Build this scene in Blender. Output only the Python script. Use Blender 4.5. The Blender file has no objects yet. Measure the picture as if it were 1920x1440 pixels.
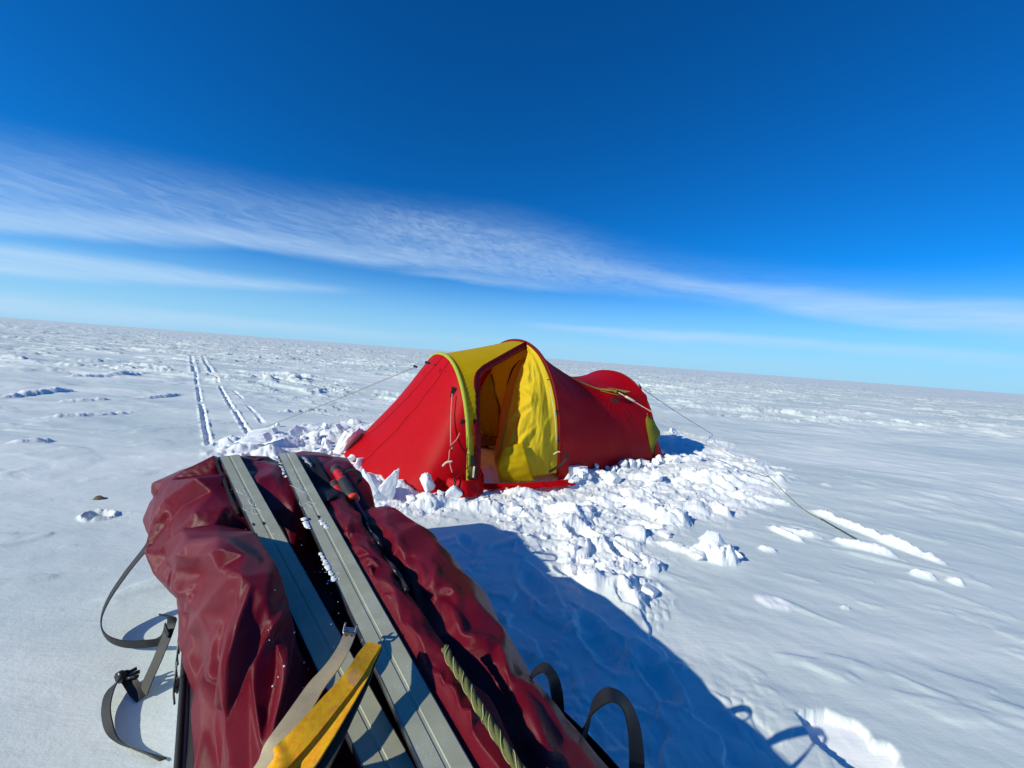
import bpy, bmesh, math, random
import numpy as np
from mathutils import Vector, Matrix
random.seed(7); np.random.seed(7)
SC = bpy.context.scene
COL = SC.collection
# ------------------------------------------------------------------ camera
CAM_H = 1.0
FOC = 730.0                       # focal length for a 1920 wide frame
ROLL = math.atan2(145.0, 1920.0)
PITCH = math.atan(53*math.cos(ROLL)/FOC)
_up = Vector((math.sin(ROLL)*math.cos(PITCH), math.cos(ROLL)*math.cos(PITCH), math.sin(PITCH)))
_fw = Vector((0, 0, -1)); _fy = (_fw - _up*_fw.dot(_up)).normalized(); _fx = _fy.cross(_up)
CAMR = Matrix((_fx, _fy, _up))    # camera -> world
cd = bpy.data.cameras.new('camera'); cam = bpy.data.objects.new('camera', cd); COL.objects.link(cam)
cd.sensor_width = 36.0; cd.lens = 36.0*FOC/1920.0; cd.clip_start = 0.02; cd.clip_end = 90000
M4 = CAMR.to_4x4(); M4.translation = (0, 0, CAM_H); cam.matrix_world = M4
SC.camera = cam
# ------------------------------------------------------------------ light
SHD = Vector((0.85, 0.525, 0)).normalized()     # where shadows fall
SUN_EL = math.radians(28.5)
sd = bpy.data.lights.new('sun', 'SUN'); so = bpy.data.objects.new('sun', sd); COL.objects.link(so)
sd.energy = 4.1; sd.angle = math.radians(0.53); sd.color = (1.0, 0.965, 0.78)
ldir = Vector((SHD.x*math.cos(SUN_EL), SHD.y*math.cos(SUN_EL), -math.sin(SUN_EL)))
so.rotation_euler = ldir.to_track_quat('-Z', 'Y').to_euler(); so.location = (-3, -2, 5)
SC.view_settings.view_transform = 'Standard'; SC.view_settings.look = 'None'
SC.view_settings.exposure = 0.0; SC.view_settings.gamma = 1.0; SC.view_settings.use_curve_mapping = False
SC.render.engine = 'CYCLES'
SC.cycles.max_bounces = 8; SC.cycles.transmission_bounces = 6; SC.cycles.transparent_max_bounces = 8
SC.cycles.sample_clamp_indirect = 6.0

class NT:
    """tiny helper for node graphs"""
    def __init__(s, tree): s.t = tree; s.n = tree.nodes; s.l = tree.links
    def new(s, kind, **kw):
        nd = s.n.new(kind)
        for k, v in kw.items(): setattr(nd, k, v)
        return nd
    def put(s, sock, v):
        if v is None: return
        if hasattr(v, 'is_output') or isinstance(v, bpy.types.NodeSocket): s.l.new(v, sock)
        else:
            try: sock.default_value = v
            except Exception: sock.default_value = (*v, 1.0)
    def m(s, op, a, b=None, c=None, clamp=False):
        nd = s.n.new('ShaderNodeMath'); nd.operation = op; nd.use_clamp = clamp
        s.put(nd.inputs[0], a); s.put(nd.inputs[1], b); s.put(nd.inputs[2], c)
        return nd.outputs[0]
    def vm(s, op, a, b=None):
        nd = s.n.new('ShaderNodeVectorMath'); nd.operation = op
        s.put(nd.inputs[0], a); s.put(nd.inputs[1], b); return nd.outputs[0]
    def comb(s, x, y, z):
        nd = s.n.new('ShaderNodeCombineXYZ'); s.put(nd.inputs[0], x); s.put(nd.inputs[1], y); s.put(nd.inputs[2], z); return nd.outputs[0]
    def noise(s, vec, scale, detail=4, rough=0.5, dist=0.0, lac=2.0):
        nd = s.n.new('ShaderNodeTexNoise'); s.put(nd.inputs['Vector'], vec)
        nd.inputs['Scale'].default_value = scale; nd.inputs['Detail'].default_value = detail
        nd.inputs['Roughness'].default_value = rough; nd.inputs['Distortion'].default_value = dist
        nd.inputs['Lacunarity'].default_value = lac
        return nd.outputs['Fac']
    def ss(s, v, lo, hi, a=0.0, b=1.0):
        nd = s.n.new('ShaderNodeMapRange'); nd.interpolation_type = 'SMOOTHSTEP'
        s.put(nd.inputs['Value'], v); s.put(nd.inputs['From Min'], lo); s.put(nd.inputs['From Max'], hi)
        s.put(nd.inputs['To Min'], a); s.put(nd.inputs['To Max'], b); return nd.outputs[0]
    def mix(s, f, a, b, blend='MIX'):
        nd = s.n.new('ShaderNodeMix'); nd.data_type = 'RGBA'; nd.blend_type = blend
        s.put(nd.inputs['Factor'], f); s.put(nd.inputs['A'] if False else nd.inputs[6], a); s.put(nd.inputs[7], b)
        return nd.outputs[2]
    def curve(s, x, pts):
        nd = s.n.new('ShaderNodeFloatCurve'); c = nd.mapping.curves[0]
        pts = sorted(pts)
        c.points[0].location = pts[0]; c.points[1].location = pts[-1]
        for p in pts[1:-1]: c.points.new(*p)
        nd.mapping.update(); s.put(nd.inputs['Value'], x); return nd.outputs[0]
    def bump(s, h, strength=0.3, dist=0.01, normal=None):
        nd = s.n.new('ShaderNodeBump'); nd.inputs['Strength'].default_value = strength
        nd.inputs['Distance'].default_value = dist; s.put(nd.inputs['Height'], h)
        if normal is not None: s.put(nd.inputs['Normal'], normal)
        return nd.outputs[0]

# ------------------------------------------------------------------ pixel <-> place
def ray(px, py):
    d = CAMR @ Vector(((px-960)/FOC, (720-py)/FOC, -1.0)); return d
def ground(px, py, z=0.0):
    d = ray(px, py); t = (z-CAM_H)/d.z; return Vector((d.x*t, d.y*t, z))
def at_depth(px, py, y):
    d = ray(px, py); t = y/d.y; return Vector((d.x*t, y, CAM_H+d.z*t))
def at_dist(px, py, dist):
    d = ray(px, py).normalized()*dist; return Vector((d.x, d.y, CAM_H+d.z))
def on_plane(px, py, p0, n):
    d = ray(px, py); o = Vector((0, 0, CAM_H)); t = (Vector(p0)-o).dot(Vector(n))/d.dot(Vector(n)); return o+d*t

# ------------------------------------------------------------------ world: clear polar sky with cirrus streaks
W = bpy.data.worlds.new('World'); SC.world = W; W.use_nodes = True
w = NT(W.node_tree); w.n.clear()
sky = w.new('ShaderNodeTexSky'); sky.sky_type = 'NISHITA'; sky.sun_disc = False
sky.sun_elevation = SUN_EL; sky.sun_rotation = math.atan2(-SHD.x, -SHD.y)
sky.altitude = 2500; sky.air_density = 1.0; sky.dust_density = 0.2; sky.ozone_density = 3.5
tc = w.new('ShaderNodeTexCoord'); dirv = w.vm('NORMALIZE', tc.outputs['Generated'])
sp = w.new('ShaderNodeSeparateXYZ'); w.l.new(dirv, sp.inputs[0])
X, Y, Z = sp.outputs
az = w.m('ARCTAN2', X, Y)                              # radians, 0 = ahead, + = right
horiz = w.m('SQRT', w.m('ADD', w.m('MULTIPLY', X, X), w.m('MULTIPLY', Y, Y)))
el = w.m('ARCTAN2', Z, horiz)
AZR = math.radians(70)
u = w.m('MULTIPLY_ADD', az, 1/(2*AZR), 0.5, clamp=True)
def azel(px, py):
    d = ray(px, py); return math.atan2(d.x, d.y), math.atan2(d.z, math.hypot(d.x, d.y))
# a slanting streak coordinate: clouds drift along lines that fall to the right
warp = w.noise(w.comb(w.m('MULTIPLY', az, 1.0), w.m('MULTIPLY', el, 4.0), 0.0), 3.0, 3)
fib = w.noise(w.comb(w.m('MULTIPLY', az, 2.2), w.m('ADD', w.m('MULTIPLY', el, 26.0), w.m('MULTIPLY', az, 1.0)), 0.3), 2.2, 7, 0.62, 0.8)
wisp = w.noise(w.comb(w.m('MULTIPLY', az, 5.0), w.m('ADD', w.m('MULTIPLY', el, 30.0), w.m('MULTIPLY', az, 2.6)), 3.7), 2.6, 7, 0.62, 1.0)
fine = w.noise(w.comb(w.m('MULTIPLY', az, 30.0), w.m('ADD', w.m('MULTIPLY', el, 75.0), w.m('MULTIPLY', az, 14.0)), 2.0), 1.3, 4, 0.6, 0.7)
tot = None
def band(top, bot, amps, soft_t, soft_b, tex=0.5, use=None):
    """top / bot: pixel polylines of the cloud edge, amps: opacity along it"""
    global tot
    def crv(pl):
        p = [azel(*q) for q in pl]; return [(min(1, max(0, a/(2*AZR)+.5)), e/0.6) for a, e in p]
    t = w.m('MULTIPLY', w.curve(u, crv(top)), 0.6); b = w.m('MULTIPLY', w.curve(u, crv(bot)), 0.6)
    a = w.curve(u, [(min(1, max(0, azel(x, 500)[0]/(2*AZR)+.5)), v) for x, v in amps])
    e2 = w.m('ADD', el, w.m('MULTIPLY', w.m('SUBTRACT', warp, 0.5), 0.035))
    up = w.ss(w.m('SUBTRACT', t, e2), -soft_t, soft_t); dn = w.ss(w.m('SUBTRACT', e2, b), -soft_b, soft_b)
    body = w.m('MULTIPLY', up, dn)
    n = use if use is not None else fib
    tx = w.ss(n, 0.28, 0.74, 1-tex, 1.0)
    r = w.m('MULTIPLY', w.m('MULTIPLY', body, tx), a)
    tot = r if tot is None else w.m('ADD', tot, w.m('MULTIPLY', r, w.m('SUBTRACT', 1.0, tot, clamp=True)))
R = math.radians
# main broad veil
band([(0, 285), (400, 350), (700, 395), (950, 420), (1200, 485), (1450, 520), (1920, 590)],
     [(0, 425), (400, 455), (700, 500), (1000, 530), (1200, 555), (1500, 590), (1920, 640)],
     [(0, .46), (500, .42), (1000, .40), (1300, .22), (1920, .3)], R(3.2), R(.9), .50, wisp)
# brighter lower edge at left
band([(0, 385), (300, 415), (600, 450), (900, 490), (1300, 560), (1920, 650)],
     [(0, 428), (300, 452), (600, 482), (900, 505), (1300, 565), (1920, 650)],
     [(0, .6), (300, .6), (650, .5), (900, .2), (1100, 0.0), (1920, 0)], R(1.0), R(.6), .5)
# ripples in the middle
band([(0, 300), (600, 380), (780, 400), (1000, 450), (1300, 530), (1920, 600)],
     [(0, 400), (600, 440), (780, 480), (1000, 520), (1300, 560), (1920, 610)],
     [(0, 0), (560, 0), (760, .28), (1050, .28), (1300, .0), (1920, 0)], R(2), R(1.5), .95, fine)
# ridge of the right hand part
band([(0, 300), (800, 440), (1000, 470), (1200, 505), (1400, 535), (1600, 552), (1920, 575)],
     [(0, 320), (800, 470), (1000, 500), (1200, 528), (1400, 562), (1600, 598), (1920, 622)],
     [(0, 0), (900, .0), (1100, .3), (1300, .6), (1500, .7), (1920, .7)], R(.9), R(.8), .5)
band([(0, 460), (760, 508), (900, 520), (1150, 548), (1920, 640)],
     [(0, 470), (760, 516), (900, 532), (1150, 560), (1920, 650)],
     [(0, 0), (720, 0), (830, .42), (980, .42), (1180, .0), (1920, 0)], R(.6), R(.5), .4)
# second streak, left
band([(0, 458), (200, 482), (400, 510), (600, 538), (740, 556), (1920, 700)],
     [(0, 516), (200, 530), (400, 536), (600, 548), (740, 560), (1920, 702)],
     [(0, .75), (200, .7), (400, .75), (600, .6), (735, .0), (1920, 0)], R(.9), R(.6), .5)
# thin right streak
band([(0, 560), (960, 604), (1200, 618), (1500, 636), (1920, 662)],
     [(0, 565), (960, 610), (1200, 632), (1500, 655), (1920, 690)],
     [(0, 0), (930, .0), (1050, .5), (1250, .6), (1600, .45), (1920, .3)], R(.45), R(.7), .35)
# horizon bank, left
band([(0, 552), (300, 578), (600, 608), (900, 632), (1920, 720)],
     [(0, 588), (300, 606), (600, 626), (900, 646), (1920, 722)],
     [(0, .6), (300, .55), (600, .4), (900, .15), (1920, .1)], R(.6), R(.8), .3)
hs = w.new('ShaderNodeHueSaturation'); w.l.new(sky.outputs[0], hs.inputs['Color'])
hs.inputs['Hue'].default_value = 0.497; hs.inputs['Saturation'].default_value = 1.25; hs.inputs['Value'].default_value = 1.12
skyc = w.mix(1.0, hs.outputs[0], (0.12, 0.90, 1.30), 'MULTIPLY')
# pale blue air low over the ice, all round
skyc = w.mix(w.ss(el, R(13.0), R(-1.0), 0.0, .95), skyc, (3.7, 6.5, 9.0))
gz = w.m('MULTIPLY', tot, .9, clamp=True)
cl = w.mix(gz, skyc, (5.4, 7.4, 9.6))
bg = w.new('ShaderNodeBackground'); w.l.new(cl, bg.inputs[0]); bg.inputs[1].default_value = 0.1
wo = w.new('ShaderNodeOutputWorld'); w.l.new(bg.outputs[0], wo.inputs[0])

# ------------------------------------------------------------------ object helpers
def tag(o, label=None, cat=None, group=None, kind=None):
    if label: o['label'] = label
    if cat: o['category'] = cat
    if group: o['group'] = group
    if kind: o['kind'] = kind
    return o
def empty(name, loc=(0, 0, 0)):
    o = bpy.data.objects.new(name, None); COL.objects.link(o); o.location = loc
    o.empty_display_size = 0.1; return o
def mesh_obj(name, verts, faces, mat, parent=None, smooth=True, uvs=None):
    me = bpy.data.meshes.new(name)
    verts = np.asarray(verts, dtype=np.float64).reshape(-1, 3)
    me.from_pydata(verts.tolist(), [], [tuple(map(int, f)) for f in faces]); me.update()
    return link_mesh(name, me, mat, parent, smooth)
def link_mesh(name, me, mat, parent=None, smooth=True):
    if mat is not None and not me.materials: me.materials.append(mat)
    if smooth: me.polygons.foreach_set('use_smooth', np.ones(len(me.polygons), dtype=bool))
    o = bpy.data.objects.new(name, me); COL.objects.link(o)
    if parent is not None:
        o.parent = parent; o.location = -Vector(parent.location) if parent.parent is None else (0, 0, 0)
    return o
def child(o, parent):
    """parent o keeping it where its world-space mesh is; parents are unrotated"""
    base = Vector((0, 0, 0)); p = parent
    while p is not None: base += Vector(p.location); p = p.parent
    o.parent = parent; o.location = Vector(o.location)-base; return o
def catmull(pts, n):
    P = [np.array(p, float) for p in pts]
    P = [2*P[0]-P[1]]+P+[2*P[-1]-P[-2]]
    out = []; segs = len(P)-3
    for i in range(n):
        f = i/(n-1)*segs; k = min(int(f), segs-1); t = f-k
        p0, p1, p2, p3 = P[k:k+4]
        out.append(0.5*((2*p1)+(-p0+p2)*t+(2*p0-5*p1+4*p2-p3)*t*t+(-p0+3*p1-3*p2+p3)*t**3))
    return np.array(out)
def tube(name, pts, r, mat, parent=None, n=24, sides=8, taper=None):
    """a cord or rod through world points, flat capped"""
    P = catmull(pts, n) if len(pts) > 2 or n > 2 else np.array(pts, float)
    V = []; F = []; T = np.gradient(P, axis=0)
    ref = np.array([0, 0, 1.0])
    for i, (p, t) in enumerate(zip(P, T)):
        t = t/np.linalg.norm(t)
        a = np.cross(t, ref)
        if np.linalg.norm(a) < 0.15: a = np.cross(t, [1.0, 0, 0])
        a /= np.linalg.norm(a); b = np.cross(a, t)
        rr = r if taper is None else r*np.interp(i/(len(P)-1), [q[0] for q in taper], [q[1] for q in taper])
        for k in range(sides):
            th = 2*math.pi*k/sides; V.append(p+rr*(math.cos(th)*a+math.sin(th)*b))
    m = len(P)
    for i in range(m-1):
        for k in range(sides):
            k2 = (k+1) % sides; F.append((i*sides+k, i*sides+k2, (i+1)*sides+k2, (i+1)*sides+k))
    F.append(tuple(range(sides))[::-1]); F.append(tuple((m-1)*sides+k for k in range(sides)))
    o = mesh_obj(name, V, F, mat, None)
    if parent is not None: child(o, parent)
    return o
def ribbon(name, pts, width_dirs, width, thick, mat, parent=None, n=40):
    """webbing: centre line, width direction along it (both interpolated), real thickness"""
    P = catmull(pts, n); D = catmull(width_dirs, n)
    wd = catmull([(q, 0, 0) for q in width], n)[:, 0] if isinstance(width, (list, tuple)) else np.full(n, width)
    V = []; F = []; T = np.gradient(P, axis=0)
    for i in range(n):
        t = T[i]/np.linalg.norm(T[i]); d = D[i]-t*np.dot(D[i], t); d /= np.linalg.norm(d); nn = np.cross(t, d)
        for sx, sy in ((-1, -1), (-.4, -1), (.4, -1), (1, -1), (1, 1), (.4, 1), (-.4, 1), (-1, 1)):
            V.append(P[i]+d*sx*wd[i]/2+nn*sy*thick/2)
    for i in range(n-1):
        for k in range(8):
            k2 = (k+1) % 8; F.append((i*8+k, (i+1)*8+k, (i+1)*8+k2, i*8+k2))
    F.append(tuple(range(8))); F.append(tuple((n-1)*8+k for k in range(8))[::-1])
    o = mesh_obj(name, V, F, mat, None)
    md = o.modifiers.new('edge', 'EDGE_SPLIT'); md.split_angle = math.radians(50)
    if parent is not None: child(o, parent)
    return o
def grid_obj(name, G, mat, parent=None, thick=0.0, smooth=True):
    """G: (m,n,3) array -> sheet; thick adds real thickness"""
    m, n = G.shape[:2]; V = G.reshape(-1, 3)
    F = [(i*n+j, i*n+j+1, (i+1)*n+j+1, (i+1)*n+j) for i in range(m-1) for j in range(n-1)]
    o = mesh_obj(name, V, F, mat, None, smooth)
    if thick:
        md = o.modifiers.new('thick', 'SOLIDIFY'); md.thickness = thick; md.offset = 0
    if parent is not None: child(o, parent)
    return o

# ------------------------------------------------------------------ numpy noise
_perm = np.random.RandomState(11).permutation(4096)
def _h(ix, iy, s=0):
    return _perm[(_perm[(ix+s*57) & 4095]+iy) & 4095]
def perlin(x, y, s=0):
    ix = np.floor(x).astype(np.int64); iy = np.floor(y).astype(np.int64); fx = x-ix; fy = y-iy
    def g(a, b, dx, dy):
        t = _h(a, b, s)*(2*math.pi/4096); return np.cos(t)*dx+np.sin(t)*dy
    ux = fx*fx*fx*(fx*(fx*6-15)+10); uy = fy*fy*fy*(fy*(fy*6-15)+10)
    a = g(ix, iy, fx, fy); b = g(ix+1, iy, fx-1, fy); c = g(ix, iy+1, fx, fy-1); d = g(ix+1, iy+1, fx-1, fy-1)
    return ((a*(1-ux)+b*ux)*(1-uy)+(c*(1-ux)+d*ux)*uy)*1.5
def fbm(x, y, o=4, s=0, g=0.5):
    r = 0; a = 1.0; f = 1.0; n = 0
    for i in range(o): r = r+a*perlin(x*f, y*f, s+i*3); n += a; a *= g; f *= 2.03
    return r/n
def worley(x, y, s=0):
    """-> F1, F2, id of nearest cell point in 0..1"""
    ix = np.floor(x).astype(np.int64); iy = np.floor(y).astype(np.int64)
    f1 = np.full(x.shape, 9.0); f2 = np.full(x.shape, 9.0); cid = np.zeros(x.shape)
    for a in (-1, 0, 1):
        for b in (-1, 0, 1):
            h = _h(ix+a, iy+b, s); h2 = _h(ix+a, iy+b, s+5)
            d = np.hypot(ix+a+0.1+0.8*h/4096-x, iy+b+0.1+0.8*h2/4096-y)
            nw = d < f1; f2 = np.where(nw, f1, np.minimum(f2, d)); cid = np.where(nw, _h(ix+a, iy+b, s+9)/4096, cid); f1 = np.where(nw, d, f1)
    return f1, f2, cid
def sst(v, a, b):
    t = np.clip((v-a)/(b-a), 0, 1); return t*t*(3-2*t)

def line_d(x, y, P):
    d = np.full(x.shape, 1e9); s = np.zeros(x.shape); acc = 0
    for i in range(len(P)-1):
        ax, ay = P[i][:2]; bx, by = P[i+1][:2]; ex, ey = bx-ax, by-ay; L = math.hypot(ex, ey)+1e-9
        t = np.clip(((x-ax)*ex+(y-ay)*ey)/(L*L), 0, 1); q = np.hypot(x-ax-t*ex, y-ay-t*ey)
        s = np.where(q < d, acc+t*L, s); d = np.minimum(d, q); acc += L
    return d, s
CRI = np.array(CAMR.transposed())
def to_px(V):
    c = (V-np.array([0, 0, CAM_H]))@CRI.T; return 960+FOC*c[:, 0]/-c[:, 2], 720-FOC*c[:, 1]/-c[:, 2], -c[:, 2]
def traced_folds(V, folds, scale=1.0, wide=2.0):
    """height field of straight-sided creases along traced lines; union by maximum so facets stay flat"""
    px, py, dep = to_px(V); up = np.zeros(len(V)); dn = np.zeros(len(V))
    for pl, h, wd in folds:
        P = catmull([(a, b, 0) for a, b in pl], 16)[:, :2]; dd, ss_ = line_d(px, py, P)
        tot_ = np.linalg.norm(np.diff(P, axis=0), axis=1).sum(); m_ = dd*dep/FOC
        fade = np.clip(ss_/tot_/.3, 0, 1)*np.clip((1-ss_/tot_)/.3, 0, 1)
        v = abs(h)*scale*(.3+.7*fade)-m_*(abs(h)*scale/(wd*wide)); v = np.maximum(v, 0)
        if h > 0: up = np.maximum(up, v)
        else: dn = np.maximum(dn, v)
    return up-dn
def crease_net(V, N, seed, n, hmax, wmin, wmax, reach, stretch=(1, 1, 1)):
    """random net of straight pinched creases between points of the surface"""
    rs = np.random.RandomState(seed); Q = V*np.array(stretch); pick = [int(rs.randint(len(V)))]
    cand = rs.randint(0, len(V), 900)
    for c in cand:
        if len(pick) >= n: break
        if np.min(np.linalg.norm(Q[pick]-Q[c], axis=1)) > reach*.62: pick.append(int(c))
    pick = np.array(pick); H = rs.uniform(.35, 1, len(pick))*hmax; out = np.zeros(len(V))
    for i, a in enumerate(pick):
        D = np.linalg.norm(Q[pick]-Q[a], axis=1); D[i] = 9
        for j in np.argsort(D)[:rs.randint(1, 4)]:
            if D[j] > reach*2 or N[a].dot(N[pick[j]]) < .1: continue
            A, B = V[a], V[pick[j]]; e = B-A; L2 = e.dot(e); t = np.clip(((V-A)@e)/L2, 0, 1)
            R_ = V-A-t[:, None]*e; R_ = R_-N*np.clip((R_*N).sum(1), -.02, .02)[:, None]; d = np.linalg.norm(R_, axis=1)
            hs = H[i]*(1-t)+H[j]*.15*t if rs.rand() < .6 else H[i]*(1-t)+H[j]*t-.45*min(H[i], H[j])*4*t*(1-t)
            w = rs.uniform(wmin, wmax); out = np.maximum(out, hs-d*hmax/w)
    return out
# ------------------------------------------------------------------ snow material
def new_mat(name):
    m = bpy.data.materials.new(name); m.use_nodes = True; t = NT(m.node_tree); t.n.clear()
    out = t.new('ShaderNodeOutputMaterial'); return m, t, out
def principled(t, out, **kw):
    p = t.new('ShaderNodeBsdfPrincipled')
    for k, v in kw.items():
        t.put(p.inputs[k.replace('_', ' ')], v)
    t.l.new(p.outputs[0], out.inputs[0]); return p
def snow_material(name, far=False):
    m, t, out = new_mat(name)
    g = t.new('ShaderNodeNewGeometry').outputs['Position']
    mp = t.new('ShaderNodeMapping'); t.put(mp.inputs[0], g); mp.inputs['Rotation'].default_value = (0, 0, math.radians(-8))
    mp.inputs['Scale'].default_value = (0.35, 1.25, 1.0)
    crust = t.noise(mp.outputs[0], 0.55, 6, 0.62, 0.6)
    crust2 = t.noise(mp.outputs[0], 2.6, 5, 0.6, 0.4)
    c = t.mix(t.ss(crust, .42, .66), (0.64, 0.72, 0.715), (0.84, 0.875, 0.85))
    if far:
        at = t.new('ShaderNodeAttribute'); at.attribute_name = 'fresh'
    c = t.mix(t.ss(crust2, .56, .75, 0, .4), c, (0.57, 0.665, 0.665))
    grain = t.noise(g, 420, 2, .6); gr2 = t.noise(g, 90, 4, .65); gr3 = t.noise(g, 16, 4, .6)
    h = t.m('ADD', t.m('MULTIPLY', grain, .10), t.m('ADD', t.m('MULTIPLY', gr2, .35), gr3))
    if far:
        mpa = t.new('ShaderNodeMapping'); t.put(mpa.inputs[0], g); mpa.inputs['Rotation'].default_value = (0, 0, math.radians(-25)); mpa.inputs['Scale'].default_value = (6, 26, 8)
        h = t.m('ADD', h, t.m('MULTIPLY', t.noise(mpa.outputs[0], 1.0, 6, .68, .5), 1.1))
    b = t.bump(h, .26, .010)
    if far: c = t.mix(at.outputs['Fac'], c, (.88, .90, .91))
    if not far: c = (.88, .90, .91)
    if far:
        mp2 = t.new('ShaderNodeMapping'); t.put(mp2.inputs[0], g); mp2.inputs['Scale'].default_value = (0.12, 0.5, 1.0)
        f1 = t.noise(mp2.outputs[0], 1.3, 8, 0.72, 0.4)
        dist = t.vm('LENGTH', g); dn = [n for n in t.n if n.type == 'VECT_MATH'][-1]
        f1 = t.m('MULTIPLY', f1, t.ss(dn.outputs['Value'], 5.0, 40.0))
        b = t.bump(f1, .7, 0.30, b)
    principled(t, out, Base_Color=c, Roughness=0.72, Normal=b, Specular_IOR_Level=0.35)
    return m
SNOW = snow_material('snow_crust', True)
SNOWC = snow_material('fresh_snow')

# ------------------------------------------------------------------ the snowfield, one sheet to the horizon
def poly_sd(x, y, P):
    """signed distance (inside positive) to a ground polygon"""
    d = np.full(x.shape, 1e9); ins = np.zeros(x.shape, bool); n = len(P)
    for i in range(n):
        ax, ay = P[i]; bx, by = P[(i+1) % n]
        ex, ey = bx-ax, by-ay; t = np.clip(((x-ax)*ex+(y-ay)*ey)/(ex*ex+ey*ey+1e-12), 0, 1)
        d = np.minimum(d, np.hypot(x-ax-t*ex, y-ay-t*ey))
        c = ((ay > y) != (by > y)) & (x < (bx-ax)*(y-ay)/((by-ay)+1e-12)+ax); ins ^= c
    return np.where(ins, d, -d)
def G2(px, py): v = ground(px, py); return (v.x, v.y)
DEBRIS = [G2(*p) for p in [(560, 905), (640, 800), (700, 798), (1000, 860), (1230, 838), (1250, 800), (1330, 815), (1440, 870),
          (1500, 900), (1470, 950), (1400, 975), (1310, 985), (1250, 1040), (1250, 1110), (1205, 1165), (1130, 1125), (1060, 1095),
          (1010, 1040), (940, 985), (870, 972), (740, 982), (655, 962)]]
DEBRIS_L = [G2(*p) for p in [(365, 858), (395, 830), (470, 812), (560, 800), (660, 792), (720, 800), (700, 860), (600, 900), (480, 880)]]
DISTURB = [G2(*p) for p in [(740, 965), (1000, 1000), (1240, 1080), (1330, 1200), (1700, 1470), (1300, 1600), (1000, 1400), (700, 1000)]]
TRK1 = [G2(*p) for p in [(392, 836), (383, 790), (374, 745), (367, 705), (358, 668)]]
TRK2 = [G2(*p) for p in [(474, 822), (445, 780), (420, 740), (402, 705), (378, 668)]]
TRK3 = [G2(*p) for p in [(494, 795), (470, 765), (436, 730), (408, 698)]]
TRK4 = [G2(*p) for p in [(350, 662), (318, 655), (290, 648)]]
# named hollows and bumps: pixel centre, pixel of a second point giving half length, half width (m), height (m), kind
FOOT = [  # hollows (depth negative)
 ((1092, 1003), (1118, 1020), .085, -.10), ((1075, 1075), (1110, 1092), .05, -.035), ((1118, 905), (1150, 912), .05, -.05),
 ((1200, 985), (1236, 992), .06, -.05), ((1165, 1040), (1190, 1062), .05, -.05), ((1040, 960), (1075, 968), .06, -.05),
 ((1150, 940), (1185, 945), .07, -.04), ((960, 960), (990, 968), .05, -.03), ((1290, 900), (1320, 905), .08, -.05),
 ((185, 967), (204, 970), .05, -.07), ((880, 1020), (900, 1040), .05, -.02), ((1005, 1100), (1040, 1150), .06, -.02),
 ((1120, 1200), (1160, 1260), .06, -.025), ((900, 1150), (940, 1180), .05, -.02), ((1230, 1270), (1270, 1330), .05, -.02),
 ((560, 850), (600, 853), .08, -.05), ((500, 860), (540, 865), .07, -.04), ((1000, 935), (1030, 938), .06, -.04)]
SLAB = [  # raised crusts and ridges lying on the flat, steep on the far side
 ((1340, 1042), (1385, 1055), .085, .075), ((1278, 1030), (1340, 1046), .04, .03), ((1440, 1030), (1462, 1035), .03, .022),
 ((1260, 975), (1300, 985), .08, .075), ((1500, 1000), (1552, 1012), .035, .03), ((1470, 1000), (1510, 1018), .03, .028),
 ((1620, 1030), (1700, 1052), .05, .035), ((1700, 1030), (1780, 1060), .035, .045), ((1590, 985), (1700, 1030), .03, .04),
 ((1730, 1080), (1760, 1088), .03, .03), ((1790, 1092), (1812, 1100), .025, .03), ((1450, 940), (1495, 950), .035, .03),
 ((1370, 930), (1430, 945), .045, .035), ((1405, 905), (1450, 915), .04, .03), ((1330, 905), (1400, 925), .05, .045),
 ((1380, 880), (1440, 892), .05, .035), ((1550, 915), (1565, 918), .02, .02), ((1460, 880), (1500, 886), .03, .02),
 ((1360, 832), (1385, 836), .035, .03), ((1585, 1138), (1596, 1140), .01, .012), ((1350, 960), (1375, 968), .05, .05),
 ((700, 925), (735, 935), .07, .06), ((1100, 1100), (1130, 1120), .06, .025), ((1180, 1110), (1200, 1150), .06, .025),
 ((75, 738), (150, 731), .10, .055), ((160, 752), (215, 750), .06, .04), ((20, 690), (70, 688), .12, .05), ((60, 830), (110, 826), .05, .03), ((170, 778), (260, 772), .05, .035), ((300, 742), (345, 738), .06, .04), ((210, 705), (290, 702), .10, .05), ((560, 770), (600, 768), .05, .035), ((620, 735), (660, 733), .07, .04), ((1450, 1130), (1490, 1140), .06, .008), ((1225, 1060), (1240, 1075), .05, .03)]
def fold(v): return v/np.sqrt(1+v*v)
FRESH = [None]
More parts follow.
